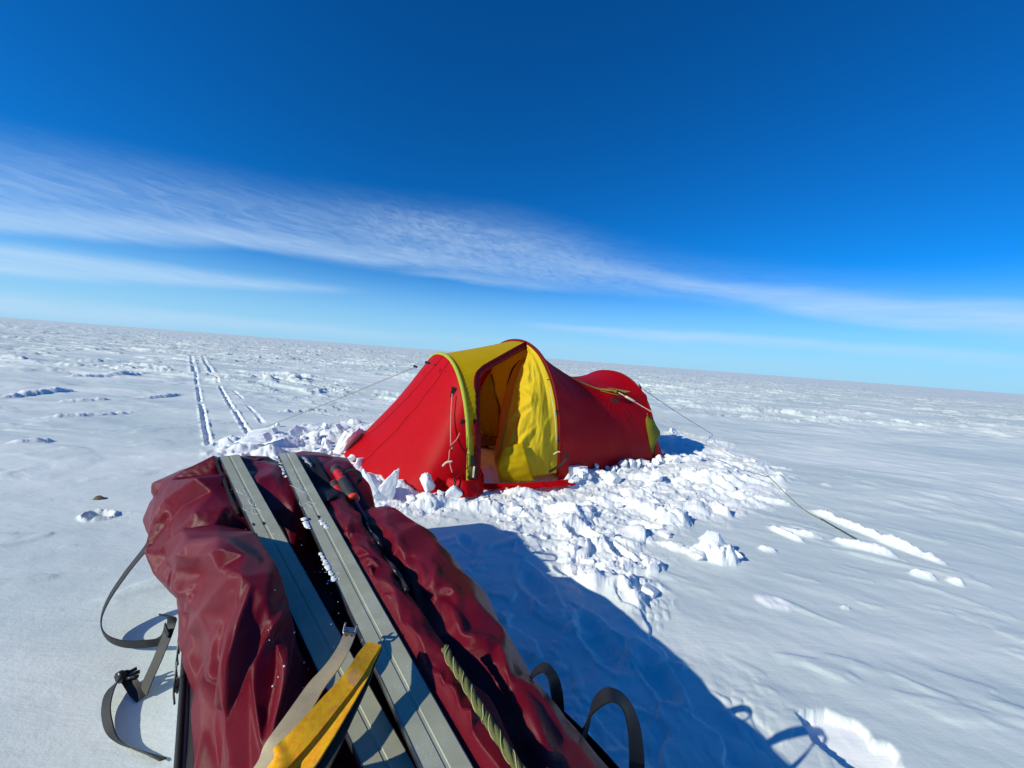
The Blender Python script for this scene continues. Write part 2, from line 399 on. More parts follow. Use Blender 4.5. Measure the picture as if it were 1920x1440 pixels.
def snow_height(x, y):
    r = np.hypot(x, y)
    ca, sa = math.cos(math.radians(-8)), math.sin(math.radians(-8))
    xw = x*ca+y*sa; yw = -x*sa+y*ca
    z = np.zeros_like(x)
    wfar = sst(r, 2.2, 9)*(1-0.6*sst(r, 60, 400)); wn = 1-sst(r, 3, 12)
    q = fbm(x*.5, y*.5, 2, 3)*.9
    n1 = fbm(xw*.22+q, yw*.75, 4, 20)
    n2 = fbm(xw*.7+q, yw*1.9+q, 4, 31)
    n3 = fbm(xw*1.9, yw*4.2+q, 3, 47)
    gap = sst(fbm(xw*.12, yw*.3, 2, 77), -.15, .35)
    z += n1*.055*(.25+wfar)
    # sastrugi: plates with steep lee lips
    lee = x*SHD.x+y*SHD.y
    z += wfar*gap*(.045*sst(n1, .10, .135)+.035*sst(n2, .16, .20)+.03*sst(n2, .30, .325)+.018*sst(n3, .24, .29))
    z += wfar*(.02*n2+.008*n3)
    z += wfar*sst(r, 8, 20)*.05*sst(fbm(xw*.35, yw*1.1, 4, 91), .18, .22)
    # near field: soft drift relief and thin eroded lips
    near = 1-sst(r, 5, 10)
    ang = math.radians(35); xa = x*math.cos(ang)+y*math.sin(ang); ya = -x*math.sin(ang)+y*math.cos(ang)
    right = sst(x, -0.2, 0.8)
    xb = xw*math.cos(.35)-yw*math.sin(.35); yb = xw*math.sin(.35)+yw*math.cos(.35)
    def blend(fx, fy, o, sd_):
        return fbm(xa*fx, ya*fy, o, sd_)*(1-right)+fbm(xb*fx, yb*fy, o, sd_)*right
    m1 = blend(.9, 2.8, 3, 55); m2 = blend(3.0, 8.0, 3, 61)
    z += near*(.012*m1+.006*sst(m1, .16, .21)*sst(m2, -.1, .2)+.0016*m2+.0026*sst(m2, .26, .31)*(.4+right)*sst(fbm(x*.8, y*.8, 2, 88), -.1, .2))
    m3 = blend(7, 15, 2, 67)
    z += near*.0009*m3*(1+1.2*right)
    # trampled and shovelled snow
    k = r < 12
    X_, Y_ = x[k], y[k]
    d1 = poly_sd(X_, Y_, DEBRIS); d2 = poly_sd(X_, Y_, DEBRIS_L); d3 = poly_sd(X_, Y_, DISTURB)
    ed = .16*fbm(X_*3, Y_*3, 3, 5)
    M = np.maximum(sst(d1+ed, -.06, .16), sst(d2+ed, -.05, .12)); MD = sst(d3+ed, -.1, .25)
    fr_ = M*.9+MD*.15
    wx = X_+.06*perlin(X_*6, Y_*6, 2); wy = Y_+.06*perlin(X_*6, Y_*6, 4)
    f1, f2, c = worley(wx*3.6, wy*4.6, 3); lump = np.clip(1-(f1/.62)**2, 0, 1)*(c > .5)*(.5+c)
    g1, g2, e = worley(wx*11.0+3, wy*11.0, 13); lmp2 = np.clip(1-(g1/.6)**2, 0, 1)*(e > .45)*(.4+e)
    h1, h2, e3 = worley(wx*26.0+3, wy*26.0, 23); lmp3 = np.clip(1-(h1/.6)**2, 0, 1)*(e3 > .5)
    rid = 1-np.abs(fbm(wx*4, wy*4, 4, 41))*3
    sparse = sst(fbm(X_*1.6, Y_*1.6, 3, 15), -.25, .2)
    dz = .70*M*(.012*rid+sparse*(.055*lump+.016*np.sqrt(lmp2)+.009*np.sqrt(lmp3))+.042*fbm(X_*4.5, Y_*7, 5, 8, .6)+.012*sst(fbm(X_*10, Y_*10, 4, 28), .05, .14)-.012)
    sb = sst(fbm(X_*2.5, Y_*2.5, 3, 16), .0, .3)
    dz += MD*(.010*fbm(X_*5, Y_*5, 4, 18)+.012*sst(fbm(X_*3, Y_*3, 3, 19), .12, .17)+sb*.006*np.sqrt(lmp3))
    for (a, b, hw, dep) in FOOT+SLAB:
        A = ground(*a); B = ground(*b); L = (B-A).length; ux, uy = (B.x-A.x)/L, (B.y-A.y)/L
        s = (X_-A.x)*ux+(Y_-A.y)*uy; t = -(X_-A.x)*uy+(Y_-A.y)*ux
        kk = (np.abs(s) < L*1.8) & (np.abs(t) < hw*2.6)
        if not kk.any(): continue
        s, t = s[kk], t[kk]; xk, yk = X_[kk], Y_[kk]
        rr = np.sqrt((s/L)**2+(t/hw)**2)+.34*fbm(xk*13, yk*13, 5, 6, .65)
        if dep < 0:
            v = dep*(1-sst(rr, .45, 1.0))-dep*.25*np.exp(-((rr-1.15)/.16)**2)*(1+fbm(xk*20, yk*20, 3, 9))
        else:
            v = dep*(1-sst(rr, .5, 1.05))*(1+.9*fbm(xk*14, yk*14, 5, 7, .65)); fr_[kk] = np.maximum(fr_[kk], 1-sst(rr, .7, 1.1))
        dz[kk] += v
    # big boot hollow at the bottom right: shallow scoop with a broken far rim
    P = [G2(*p) for p in [(1488, 1338), (1545, 1332), (1556, 1338), (1600, 1352), (1628, 1372), (1640, 1392), (1668, 1396), (1690, 1420), (1700, 1470), (1640, 1480), (1560, 1420), (1520, 1385)]]
    sd0 = poly_sd(X_, Y_, P)+.008*fbm(X_*40, Y_*40, 3, 3); sdk = np.clip(sd0, 0, 1)
    A = ground(1530, 1395); ux, uy = SHD.y, -SHD.x
    across = (X_-A.x)*SHD.x+(Y_-A.y)*SHD.y          # grows away from the sun
    fr_ = np.maximum(fr_, sst(sd0, -.004, .01))
    dz -= np.clip(sdk/.010, 0, 1)*np.clip(.050-.16*np.clip(across, -.02, .4), .008, .05)
    # ski and runner tracks
    def groove(P, hw, dep, seed, brk=.0):
        d, s = line_d(X_, Y_, P); kk = d < .25
        dd, ssn = d[kk], s[kk]; xk, yk = X_[kk], Y_[kk]
        on = sst(fbm(ssn*.9+seed, ssn*0+seed, 3, seed), -.28+brk, -.16+brk)
        rough = .02*fbm(xk*9, yk*9, 3, seed+1)
        v = -dep*(1-sst(dd+rough, hw*.7, hw*1.15))+dep*.6*np.exp(-((dd-hw*1.6)/(hw*.45))**2)*np.clip(.5+2.2*fbm(xk*8, yk*8, 3, seed+2), 0, 2)
        fr_[kk] = np.maximum(fr_[kk], (1-sst(dd, hw, hw*2.2))*on)
        return kk, v*on
    for P_, hw, dep, sdn, brk in ((TRK1, .020, .026, 5, -.04), (TRK2, .020, .026, 8, -.04), (TRK3, .02, .012, 15, .3)):
        kk, v = groove(P_, hw, dep, sdn, brk); dz[kk] += v
    z[k] += dz
    fa = np.zeros_like(x); fa[k] = np.clip(fr_, 0, 1); FRESH[0] = fa
    k2 = (r >= 12) & (r < 45)
    if k2.any():
        X_, Y_ = x[k2], y[k2]; zz = np.zeros_like(X_)
        for P_ in (TRK1, TRK2, TRK4):
            d, s = line_d(X_, Y_, P_)
            zz += (-.028*(1-sst(d, .02, .05))+.022*np.exp(-((d-.07)/.03)**2))*sst(fbm(s*.6, s*0, 2, 5), -.2, -.1)
        z[k2] += zz
    # keep the place where the sled stands flat
    return z
def height_at(x, y):
    return float(snow_height(np.array([float(x), 0.3]), np.array([float(y), 0.3]))[0])
def build_ground():
    a_f = np.radians(np.linspace(-66, 66, 1080)); a_b = np.radians(np.linspace(66, 294, 60))[1:-1]
    az_ = np.concatenate([a_f, a_b])
    r_ = np.concatenate([np.geomspace(.16, .7, 60)[:-1], np.geomspace(.7, 60, 800), np.geomspace(60, 60000, 60)[1:]])
    A, Rr = np.meshgrid(az_, r_); x = Rr*np.sin(A); y = Rr*np.cos(A)
    z = snow_height(x.ravel(), y.ravel()).reshape(x.shape)
    fresh = np.append(FRESH[0], 0.0).astype(np.float32)
    n, m = x.shape
    V = np.stack([x, y, z], -1).reshape(-1, 3); V = np.vstack([V, [[0, 0, 0]]])
    i = np.arange(n-1)[:, None]; j = np.arange(m)[None, :]; j2 = (j+1) % m
    Q = np.stack([i*m+j, i*m+j2, (i+1)*m+j2, (i+1)*m+j], -1).reshape(-1, 4)[:, ::-1]
    me = bpy.data.meshes.new('snowfield'); nv = len(V); nq = len(Q)
    tri = np.array([[j_, (j_+1) % m, nv-1] for j_ in range(m)])[:, ::-1]
    tri = tri[:, ::-1][:, [1, 0, 2]]
    me.vertices.add(nv); me.vertices.foreach_set('co', V.ravel())
    lo = np.concatenate([Q.ravel(), tri.ravel()]); me.loops.add(len(lo)); me.loops.foreach_set('vertex_index', lo.astype(np.int32))
    ls = np.concatenate([np.arange(nq)*4, nq*4+np.arange(len(tri))*3]); me.polygons.add(len(ls))
    me.polygons.foreach_set('loop_start', ls.astype(np.int32)); me.update(calc_edges=True); at_ = me.attributes.new('fresh', 'FLOAT', 'POINT'); at_.data.foreach_set('value', fresh)
    o = link_mesh('snowfield', me, SNOW); tag(o, kind='structure'); return o
build_ground()

# ------------------------------------------------------------------ loose snow blocks
def block_mesh(seed, kind='lump'):  # lump, slab or spike
    rs = np.random.RandomState(seed)
    bm = bmesh.new()
    if kind == 'slab':
        pts = [(x*(.8+.3*rs.rand()), y*(.8+.3*rs.rand()), z*(.8+.3*rs.rand())) for x in (-1, 1) for y in (-1, 1) for z in (-1, 1)]
    elif kind == 'spike': pts = [(-1, -1, -1), (1, -1, -1), (1, 1, -1), (-.9, 1, -1), (-.8, -.8, .1), (1, -.8, .2), (.9, .9, .3), (-.7, .8, 0), (.55, -.2, 1), (.75, .3, .95)]
    else:
        pts = rs.normal(size=(13, 3)); pts /= np.linalg.norm(pts, axis=1)[:, None]; pts *= (.65+.5*rs.rand(13, 1))
    for p in pts: bm.verts.new(tuple(p))
    bmesh.ops.convex_hull(bm, input=bm.verts)
    for v in [v for v in bm.verts if not v.link_faces]: bm.verts.remove(v)
    bmesh.ops.triangulate(bm, faces=bm.faces)
    bmesh.ops.subdivide_edges(bm, edges=bm.edges, cuts=4, use_grid_fill=True)
    for _ in range(1): bmesh.ops.smooth_vert(bm, verts=bm.verts, factor=.5, use_axis_x=True, use_axis_y=True, use_axis_z=True)
    V = np.array([v.co for v in bm.verts]); o = rs.rand(3)*20
    d = .16*fbm(V[:, 0]*1.6+o[0]+V[:, 2], V[:, 1]*1.6+o[1]-V[:, 2]*.7, 4, seed)+.10*fbm(V[:, 0]*5+o[0], V[:, 2]*5+V[:, 1]*5, 3, seed+1)
    if kind == 'slab': d *= .6
    V2 = V*(1+d[:, None]*1.6)
    for v, q in zip(bm.verts, V2): v.co = q
    me = bpy.data.meshes.new('snow_block'); bm.to_mesh(me); bm.free(); me.materials.append(SNOWC)
    return me
LUMPS = [block_mesh(100+i) for i in range(12)]; SLABS = [block_mesh(200+i, 'slab') for i in range(5)]
def put_block(name, me, px, py, wpx, hpx, dpx=None, rot=(0, 0, 0), label=None, cat='snow block', group=None, sink=.22, lift=0.0):
    """px,py: pixel of the block's foot; sizes in photo pixels at that distance"""
    g = ground(px, py); dist = g.y; s = dist/FOC
    o = bpy.data.objects.new(name, me); COL.objects.link(o)
    dpx = dpx or wpx*.8
    o.scale = (wpx*s/2, dpx*s/2, hpx*s/2)
    o.rotation_euler = rot
    o.location = (g.x, g.y+dpx*s*.25, height_at(g.x, g.y)+hpx*s*(.5-sink)+lift)
    tag(o, label, cat, group); return o
RD = math.radians
put_block('snow_slab', block_mesh(31, 'spike'), 722, 940, 34, 86, 16, (RD(4), RD(12), RD(20)), 'tall pointed slab of snow standing upright before the red end of the tent', 'snow slab')
put_block('snow_slab', SLABS[1], 648, 850, 20, 74, 36, (RD(5), RD(32), RD(-20)), 'thin slab of snow leaning on the far left corner of the red tent end', 'snow slab')
put_block('snow_block', LUMPS[0], 792, 935, 46, 52, 40, (.3, .2, .5), 'knobbly rounded snow block between the upright slab and the tent doorway corner', 'snow block')
put_block('snow_block', LUMPS[1], 770, 940, 40, 20, 26, (.1, .2, 1.5), 'low snow block at the foot of the knobbly rounded one', 'snow block')
put_block('snow_block', LUMPS[2], 682, 940, 78, 88, 50, (.1, .1, .2), 'large rounded snow block beside the black loop at the far end of the sled', 'snow block')
put_block('snow_block', SLABS[2], 850, 938, 26, 26, 14, (.2, .7, .3), 'small wedge of snow leaning on the tent corner by the green pole sleeve', 'snow block')
put_block('snow_block', LUMPS[3], 826, 938, 24, 16, 14, (.2, .7, .3), 'small round snow clod left of the wedge at the tent corner', 'snow block')
put_block('snow_block', SLABS[3], 488, 823, 46, 20, 20, (0, RD(-12), RD(15)), 'wedge shaped snow block holding the end of the left guy line', 'snow block')
put_block('snow_block', LUMPS[4], 420, 843, 44, 26, 26, (0, .1, .2), 'bluish snow block right where the left ski track ends', 'snow block')
put_block('snow_block', SLABS[4], 478, 842, 42, 20, 24, (0, RD(-14), RD(8)), 'dark sided snow block right where the middle ski track ends', 'snow block')
put_block('snow_block', LUMPS[5], 552, 825, 34, 30, 24, (.4, .1, .9), 'lumpy snow block in the middle of the row behind the sled', 'snow block')
put_block('snow_block', LUMPS[6], 585, 825, 30, 28, 24, (.1, .5, .2), 'smooth shaded snow block in the row behind the sled', 'snow block')
put_block('snow_block', LUMPS[7], 632, 820, 34, 24, 24, (.1, .5, 1.2), 'shaded snow block just left of the leaning slab', 'snow block')
put_block('snow_block', SLABS[2], 1082, 898, 42, 22, 26, (0, RD(3), RD(-12)), 'square cut snow block right of the red door sill', 'snow block')
put_block('snow_block', SLABS[0], 1150, 905, 24, 26, 20, (.3, .2, .6), 'small cube of snow in front of the dark red tent side', 'snow block')
put_block('snow_block', LUMPS[8], 1228, 908, 34, 42, 30, (.2, .3, .4), 'large rounded snow block before the rear end of the tent', 'snow block')
put_block('snow_block', LUMPS[9], 1270, 872, 22, 20, 16, (.2, .3, .4), 'small bright snow cube on the edge of the tent shadow', 'snow block')
put_block('snow_block', LUMPS[10], 1262, 818, 26, 16, 16, (.2, .3, 1.4), 'snow block standing in the shade past the rear end of the tent', 'snow block')
put_block('snow_block', LUMPS[11], 1340, 1046, 78, 44, 46, (.1, .1, .3), 'big jagged snow block lying alone on the smooth snow right of the trampled patch', 'snow block', sink=.35)
put_block('snow_block', LUMPS[3], 1312, 1046, 60, 26, 40, (.1, .1, 1.3), 'low snow block joined to the left of the big jagged one', 'snow block', sink=.35)
put_block('snow_block', LUMPS[6], 1380, 1052, 44, 22, 30, (.1, .1, 2.3), 'rounded snow block at the right end of the big jagged one', 'snow block', sink=.35)
put_block('snow_block', LUMPS[2], 1262, 985, 66, 36, 40, (.2, .1, .3), 'broad snow block at the right rim of the trampled patch', 'snow block', sink=.35)
put_block('snow_block', LUMPS[5], 1228, 1080, 36, 38, 30, (.2, .6, .3), 'snow block at the lower right tip of the trampled patch', 'snow block', sink=.35)
put_block('snow_block', LUMPS[4], 1140, 1010, 44, 30, 26, (.5, .1, .3), 'pointed snow block at the rim of the deep boot hole', 'snow block', sink=.3)
# row banked along the shaded side of the tent
rs = np.random.RandomState(5)
for i in range(44):
    f = i/43; px = 1066+f*188+rs.uniform(-4, 4); row = rs.rand()
    py = 893-f*40+row*20+rs.uniform(-3, 3); s_ = rs.uniform(13, 26)*(1-.15*f)
    put_block('snow_clod', LUMPS[rs.randint(12)], px, py, s_*1.15, s_, s_, tuple(rs.uniform(0, 3, 3)),
              'rounded snow clod heaped along the shaded red side of the tent', 'snow clod', 'snow clods banked along the shaded tent side')
for i in range(34):
    f = rs.rand(); px = 600+f*75+rs.uniform(-25, 25); py = 845+f*60+rs.uniform(-22, 14); s_ = rs.uniform(9, 22)
    put_block('snow_clod', LUMPS[rs.randint(12)], px, py, s_*1.2, s_, s_, tuple(rs.uniform(0, 3, 3)),
              'rounded snow clod piled at the foot of the bright red end of the tent', 'snow clod', 'snow clods piled at the red tent end')
for i in range(26):
    px = rs.uniform(500, 700); py = 800+rs.uniform(-2, 30); s_ = rs.uniform(8, 17)
    put_block('snow_clod', LUMPS[rs.randint(12)], px, py, s_*1.3, s_, s_, tuple(rs.uniform(0, 3, 3)),
              'small snow clod in the shovelled row behind the sled', 'snow clod', 'snow clods in the row behind the sled')
n_ = 0
while n_ < 90:
    px = rs.uniform(700, 1480); py = rs.uniform(850, 1140); g = ground(px, py)
    d = poly_sd(np.array([g.x]), np.array([g.y]), DEBRIS)[0]
    if d < .02 or (860 < px < 1075 and py < 925) or (px < 1240 and py < 900-(px-1070)*.25): continue
    n_ += 1; s_ = rs.uniform(5, 14)*(1.0 if rs.rand() < .8 else 1.7)*(py-640)/330
    put_block('snow_clod', (LUMPS+SLABS)[rs.randint(17)], px, py, s_*1.3, s_*.75, s_, (rs.uniform(-.4, .4), rs.uniform(-.4, .4), rs.uniform(0, 6)),
              'snow clod strewn over the trampled patch in front of the tent', 'snow clod', 'snow clods strewn over the trampled patch', sink=.34)
# a small brown stone on the bare snow at the left
bm = bmesh.new(); bmesh.ops.create_icosphere(bm, subdivisions=3, radius=1)
for v in bm.verts:
    v.co *= 1+.25*perlin(np.array([v.co.x*1.7+3]), np.array([v.co.y*1.7+v.co.z]), 3)[0]
me = bpy.data.meshes.new('stone'); bm.to_mesh(me); bm.free()
m_stone, t, out = new_mat('brown_stone'); gp = t.new('ShaderNodeTexCoord').outputs['Object']
principled(t, out, Base_Color=t.mix(t.noise(gp, 4, 4), (.10, .065, .035), (.22, .15, .09)), Roughness=.9)
o = link_mesh('stone', me, m_stone); g = ground(186, 934); s_ = g.y/FOC
o.scale = (10*s_, 7*s_, 5.5*s_); o.location = (g.x, g.y, height_at(g.x, g.y)+.001)
tag(o, 'small brown lump lying on the bare snow at the left', 'stone')
# ------------------------------------------------------------------ fabrics
def cloth_mat(name, col, trans, col_t=None, rough=.55, rip=0.0, coat=.0, var=.12, wr=0.0, rip_s=260, spec=.18):
    """thin coated nylon: reflects and lets light through"""
    m, t, out = new_mat(name)
    g = t.new('ShaderNodeTexCoord').outputs['Object']
    n = t.noise(g, 9, 4, .6)
    c = t.mix(t.ss(n, .35, .7, 0, var), col, tuple(min(1, q*1.5+.01) for q in col))
    h = t.m('MULTIPLY', t.noise(g, 340, 2, .5), .5)
    if wr: h = t.m('ADD', h, t.m('MULTIPLY', t.noise(g, 13, 5, .62, .5), wr))
    if rip:
        wv = t.new('ShaderNodeTexWave'); t.put(wv.inputs['Vector'], g); wv.bands_direction = 'DIAGONAL'; wv.inputs['Scale'].default_value = rip_s; wv.inputs['Distortion'].default_value = 1.5
        wv2 = t.new('ShaderNodeTexWave'); t.put(wv2.inputs['Vector'], g); wv2.bands_direction = 'Y'; wv2.inputs['Scale'].default_value = rip_s*.8; wv2.inputs['Distortion'].default_value = 1.5
        h = t.m('ADD', h, t.m('MULTIPLY', t.m('ADD', wv.outputs['Fac'], wv2.outputs['Fac']), rip))
    b = t.bump(h, .35, .004)
    p = t.new('ShaderNodeBsdfPrincipled'); t.put(p.inputs['Base Color'], c); p.inputs['Roughness'].default_value = rough
    p.inputs['Specular IOR Level'].default_value = spec; t.put(p.inputs['Normal'], b)
    if coat: p.inputs['Coat Weight'].default_value = coat; p.inputs['Coat Roughness'].default_value = .3
    if trans > 0:
        tr = t.new('ShaderNodeBsdfTranslucent'); t.put(tr.inputs[0], col_t or col)
        mx = t.new('ShaderNodeMixShader'); mx.inputs[0].default_value = trans
        t.l.new(p.outputs[0], mx.inputs[1]); t.l.new(tr.outputs[0], mx.inputs[2]); t.l.new(mx.outputs[0], out.inputs[0])
    else: t.l.new(p.outputs[0], out.inputs[0])
    return m
def plain(name, col, rough=.6, metal=0.0, spec=.4, var=.15, scale=30, bumpy=0.0):
    m, t, out = new_mat(name); g = t.new('ShaderNodeTexCoord').outputs['Object']
    n = t.noise(g, scale, 4, .6)
    c = t.mix(t.ss(n, .3, .7), tuple(q*(1-var) for q in col), tuple(min(1, q*(1+var)) for q in col))
    b = t.bump(n, bumpy, .003) if bumpy else None
    principled(t, out, Base_Color=c, Roughness=rough, Metallic=metal, Specular_IOR_Level=spec, **({'Normal': b} if bumpy else {}))
    return m
T_RED = cloth_mat('tent_red_nylon', (.66, .002, .010), .45, (.80, .008, .018), .5, 0, 0, .10, .35)
T_REDD = cloth_mat('tent_dark_red_trim', (.20, .002, .006), .10, (.3, .005, .01), .55)
T_YEL = cloth_mat('tent_yellow_nylon', (.78, .60, .008), .52, (.85, .62, .03), .5, 0, 0, .10, .25)
T_YDOOR = cloth_mat('tent_yellow_door', (.88, .68, .03), .38, (.9, .66, .06), .6, 0, 0, .08, .5)
T_YG = cloth_mat('tent_green_yellow_sleeve', (.42, .46, .05), .12, (.5, .5, .05), .5, 0, 0, .1, .8)
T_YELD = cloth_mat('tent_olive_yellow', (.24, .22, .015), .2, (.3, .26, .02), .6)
T_ORG = cloth_mat('tent_orange_lining', (.80, .32, .02), .45, (.9, .4, .03), .6, 0, 0, .1, .5)
M_BLK = plain('black_webbing', (.012, .013, .015), .55, bumpy=.3, scale=400)
M_BLKP = plain('black_plastic', (.015, .015, .017), .35)
M_CORD = plain('pale_cord', (.62, .58, .42), .8)
M_CORDR = plain('pink_cord', (.62, .30, .22), .8)
M_CORDD = plain('grey_cord', (.22, .23, .22), .8)

# ------------------------------------------------------------------ the tunnel tent
tent = empty('tunnel_tent', (.4, 3.7, 0))
tag(tent, 'red and yellow tunnel tent with its yellow door hanging open, pitched on the snow', 'tent')
HOOPS = [  # near foot, far foot, height, squareness, lean towards +axis at the top
 (np.array([-.262, 2.74]), np.array([-.96, 3.98]), .965, .80),
 (np.array([.440, 3.16]), np.array([-.44, 4.46]), 1.145, .80),
 (np.array([1.57, 4.10]), np.array([.76, 5.24]), .905, .80)]
AX = np.array([.84, .54]); AX /= np.linalg.norm(AX)
def hoop(k, ph):
    a, b, h, sq = HOOPS[k]; c = (a+b)/2; hv = (a-b)/2
    cs = np.cos(ph); sn = np.abs(np.sin(ph))
    x = np.sign(cs)*np.abs(cs)**.92
    z = h*sn**sq
    lean = [-.02, .0, -.03][k]*sn
    p = c[None, :]+x[:, None]*hv[None, :]+lean[:, None]*AX[None, :]
    return np.column_stack([p, z])
def sleeve(name, k, mat, r, lo=0.0, hi=math.pi, n=70, off=0.0):
    P = hoop(k, np.linspace(lo, hi, n)); P[:, 2] += off
    return tube(name, P, r, mat, tent, n=n, sides=8)
PI = math.pi
# body between the tall hoop and the rear hoop: a saddle, pulled out at the guy point
def saddle(k0, k1, ph, nu, sag, pull=None, lift=.0):
    A = hoop(k0, ph); B = hoop(k1, ph); us = np.linspace(0, 1, nu)
    G = A[None]*(1-us)[:, None, None]+B[None]*us[:, None, None]
    s = 4*us*(1-us); C = (HOOPS[k0][0]+HOOPS[k0][1]+HOOPS[k1][0]+HOOPS[k1][1])/4
    sn = np.sin(ph)
    G[..., 2] *= 1-sag*s[:, None]*(.35+.65*sn[None])
    for q in range(2):
        G[..., q] -= (G[..., q]-C[q]-(us[:, None]-.5)*(B-A)[..., q].mean())*sag*.55*s[:, None]*np.abs(np.cos(ph))[None]*sn[None]**.5
    return G, us
NP = 150
ph = np.linspace(0.0, PI, NP)
G, us = saddle(1, 2, ph, 120, .19)
# guy pull-out: a crease that rises to the gusset
pg = np.array([1.02, 4.06, .70])
gp_world = None
U, P_ = np.meshgrid(us, ph, indexing='ij')
u0, p0 = .66, .92
w_ = np.exp(-(((U-u0)/.10)**2+((P_-p0)/.16)**2))
crease = np.exp(-((P_-(p0+.55*(U-u0)*-.9))/.07)**2)*np.clip(1-np.abs(U-u0)/.75, 0, 1)**1.2
N_ = np.array([.54, -.84, .25])
G += (w_*.055+crease*.045)[..., None]*N_[None, None]
wrk = .006*np.sin(P_*30+U*6)*np.exp(-((U-.06)/.09)**2)+.002*np.sin(np.arctan2(P_-p0, (U-u0)*2)*26)*np.exp(-(np.hypot(P_-p0, (U-u0)*1.5)-.25)**2/.03)
wrk = wrk+.010*perlin(U*3, P_*3, 4)+.004*perlin(U*14+P_*5, P_*4, 6)
G += wrk[..., None]*N_
body = grid_obj('body_panel', G, T_RED, tent, .003)
GUS = G[int(u0*119), int(p0/PI*(NP-1))].copy()
# roof between the low front hoop and the tall hoop with the doorway cut out
ph2 = np.linspace(0, PI, 170)
G2_, us2 = saddle(0, 1, ph2, 110, .006)
U2, P2 = np.meshgrid(us2, ph2, indexing='ij')
G2_ += (.003*np.sin(P2*120)*np.exp(-((U2-.04)/.07)**2)+.004*perlin(U2*5, P2*5, 9))[..., None]*N_
def door_top(uq):  # phi of the doorway's upper edge
    return np.interp(uq, [0, .07, .095, .13, .18, .28, .55, .8, 1.0], [0, 0, .55, .80, .93, 1.02, 1.15, 1.27, 1.36])
def roof_sheet(name, keep, mat, off=0.0, th=.003):
    V = G2_.reshape(-1, 3)+off*N_; n = len(ph2); F = []
    for i in range(len(us2)-1):
        for j in range(n-1):
            if keep((us2[i]+us2[i+1])/2, (ph2[j]+ph2[j+1])/2): F.append((i*n+j, i*n+j+1, (i+1)*n+j+1, (i+1)*n+j))
    me = bpy.data.meshes.new(name); me.from_pydata(V.tolist(), [], F)
    bm = bmesh.new(); bm.from_mesh(me); bmesh.ops.delete(bm, geom=[v for v in bm.verts if not v.link_faces], context='VERTS'); bm.to_mesh(me); bm.free()
    o = link_mesh(name, me, mat); md = o.modifiers.new('thick', 'SOLIDIFY'); md.thickness = th; md.offset = 0
    return child(o, tent)
TR = .075
def near_door(u_, p_, grow): return p_ < door_top(np.array(u_))+grow and u_ > .07
def snap(name): pass
roof_sheet('roof_panel', lambda u_, p_: not near_door(u_, p_, .0), T_YEL)
# smooth trim band round the opening, proud of the roof
e = []
for q in np.linspace(0, 1, 60):
    if q < .35: uq, pq = .07, q/.35*.42
    else:
        uq = .07+(q-.35)/.65*.93; pq = float(door_top(np.array(uq)))
        if uq < .095: pq = max(pq, .42)
    e.append((uq, pq))
e = np.array(e)
def samp(uq, pq, off=0.0):
    i = np.clip(uq*(len(us2)-1), 0, len(us2)-1.001); j = np.clip(pq/PI*(len(ph2)-1), 0, len(ph2)-1.001)
    i0 = int(i); j0 = int(j); a = i-i0; b = j-j0
    return (G2_[i0, j0]*(1-a)*(1-b)+G2_[i0+1, j0]*a*(1-b)+G2_[i0, j0+1]*(1-a)*b+G2_[i0+1, j0+1]*a*b)+off*N_
E3 = np.array([samp(*q) for q in e]); E3 = catmull(list(E3[::4])+[E3[-1]], 110)
def band_strip(name, E, inw, outw, off, mat, th=.006):
    """a fabric band that follows edge E; inw/outw widths each side in the sheet"""
    Tn = np.gradient(E, axis=0); Tn /= np.linalg.norm(Tn, axis=1)[:, None]
    Nn = np.tile(N_/np.linalg.norm(N_), (len(E), 1)); D = np.cross(Tn, Nn); D /= np.linalg.norm(D, axis=1)[:, None]
    rows = [E+D*wd[:, None] if hasattr(wd, '__len__') else E+D*wd for wd in (-outw, -outw*.3, inw*.3, inw)]
    G_ = np.stack(rows, 0)+Nn[None]*off
    G_ += (.002*np.sin(np.arange(len(E))*1.1))[None, :, None]*Nn[None]
    return grid_obj(name, G_, mat, tent, th)
band_strip('doorway_trim', E3, .034+.012*np.linspace(0, 1, 110), .014+.006*np.linspace(0, 1, 110), .008, T_REDD)
tube('doorway_piping', E3-.008*np.array([0, 0, -1]), .004, M_CORDD, tent, n=90, sides=6)
# pole sleeves over the hoops
sl = sleeve('pole_sleeve', 0, T_YG, .017, .02, PI-.02, 80, .004)
sleeve('pole_sleeve', 1, T_REDD, .015, .02, PI-.02, 80, .006)
sleeve('pole_sleeve', 2, T_REDD, .010, .02, PI-.02, 80, .002)
# front end: red cone from the low hoop down to the snow
base_px = [(-.262, 2.735), (-.45, 2.66), (-.66, 2.68), (-.98, 2.93), (-1.28, 3.20), (-1.52, 3.58), (-1.42, 3.86), (-1.12, 4.02), (-.96, 3.985)]
nb = 130
Bc = catmull([(a, b, 0) for a, b in base_px], nb)
HA = hoop(0, np.linspace(0, PI, nb))
HA = HA-.012*np.array([AX[0], AX[1], 0])
vs = np.linspace(0, 1, 70)
Gc = HA[None]*(1-vs)[:, None, None]+Bc[None]*vs[:, None, None]
tt = np.linspace(0, 1, nb)
Gc[..., 2] -= (4*vs*(1-vs))[:, None]*.055*np.sin(tt*PI)[None]
Vv, Tt = np.meshgrid(vs, tt, indexing='ij')
nrm_end = np.array([-.75, -.6, .3])
Gc += ((4*Vv*(1-Vv))*.035*np.exp(-((Tt-.16)/.13)**2)+.004*perlin(Vv*4, Tt*8, 3)+.0035*np.sin(Vv*150+Tt*20)*np.exp(-((Tt-.03)/.02)**2)*(Vv < .7)+.010*Vv**6*perlin(Tt*14, Vv*3, 5))[..., None]*nrm_end
Gc[-1, :, 2] = -.02
front = grid_obj('front_panel', Gc, T_RED, tent, .003)
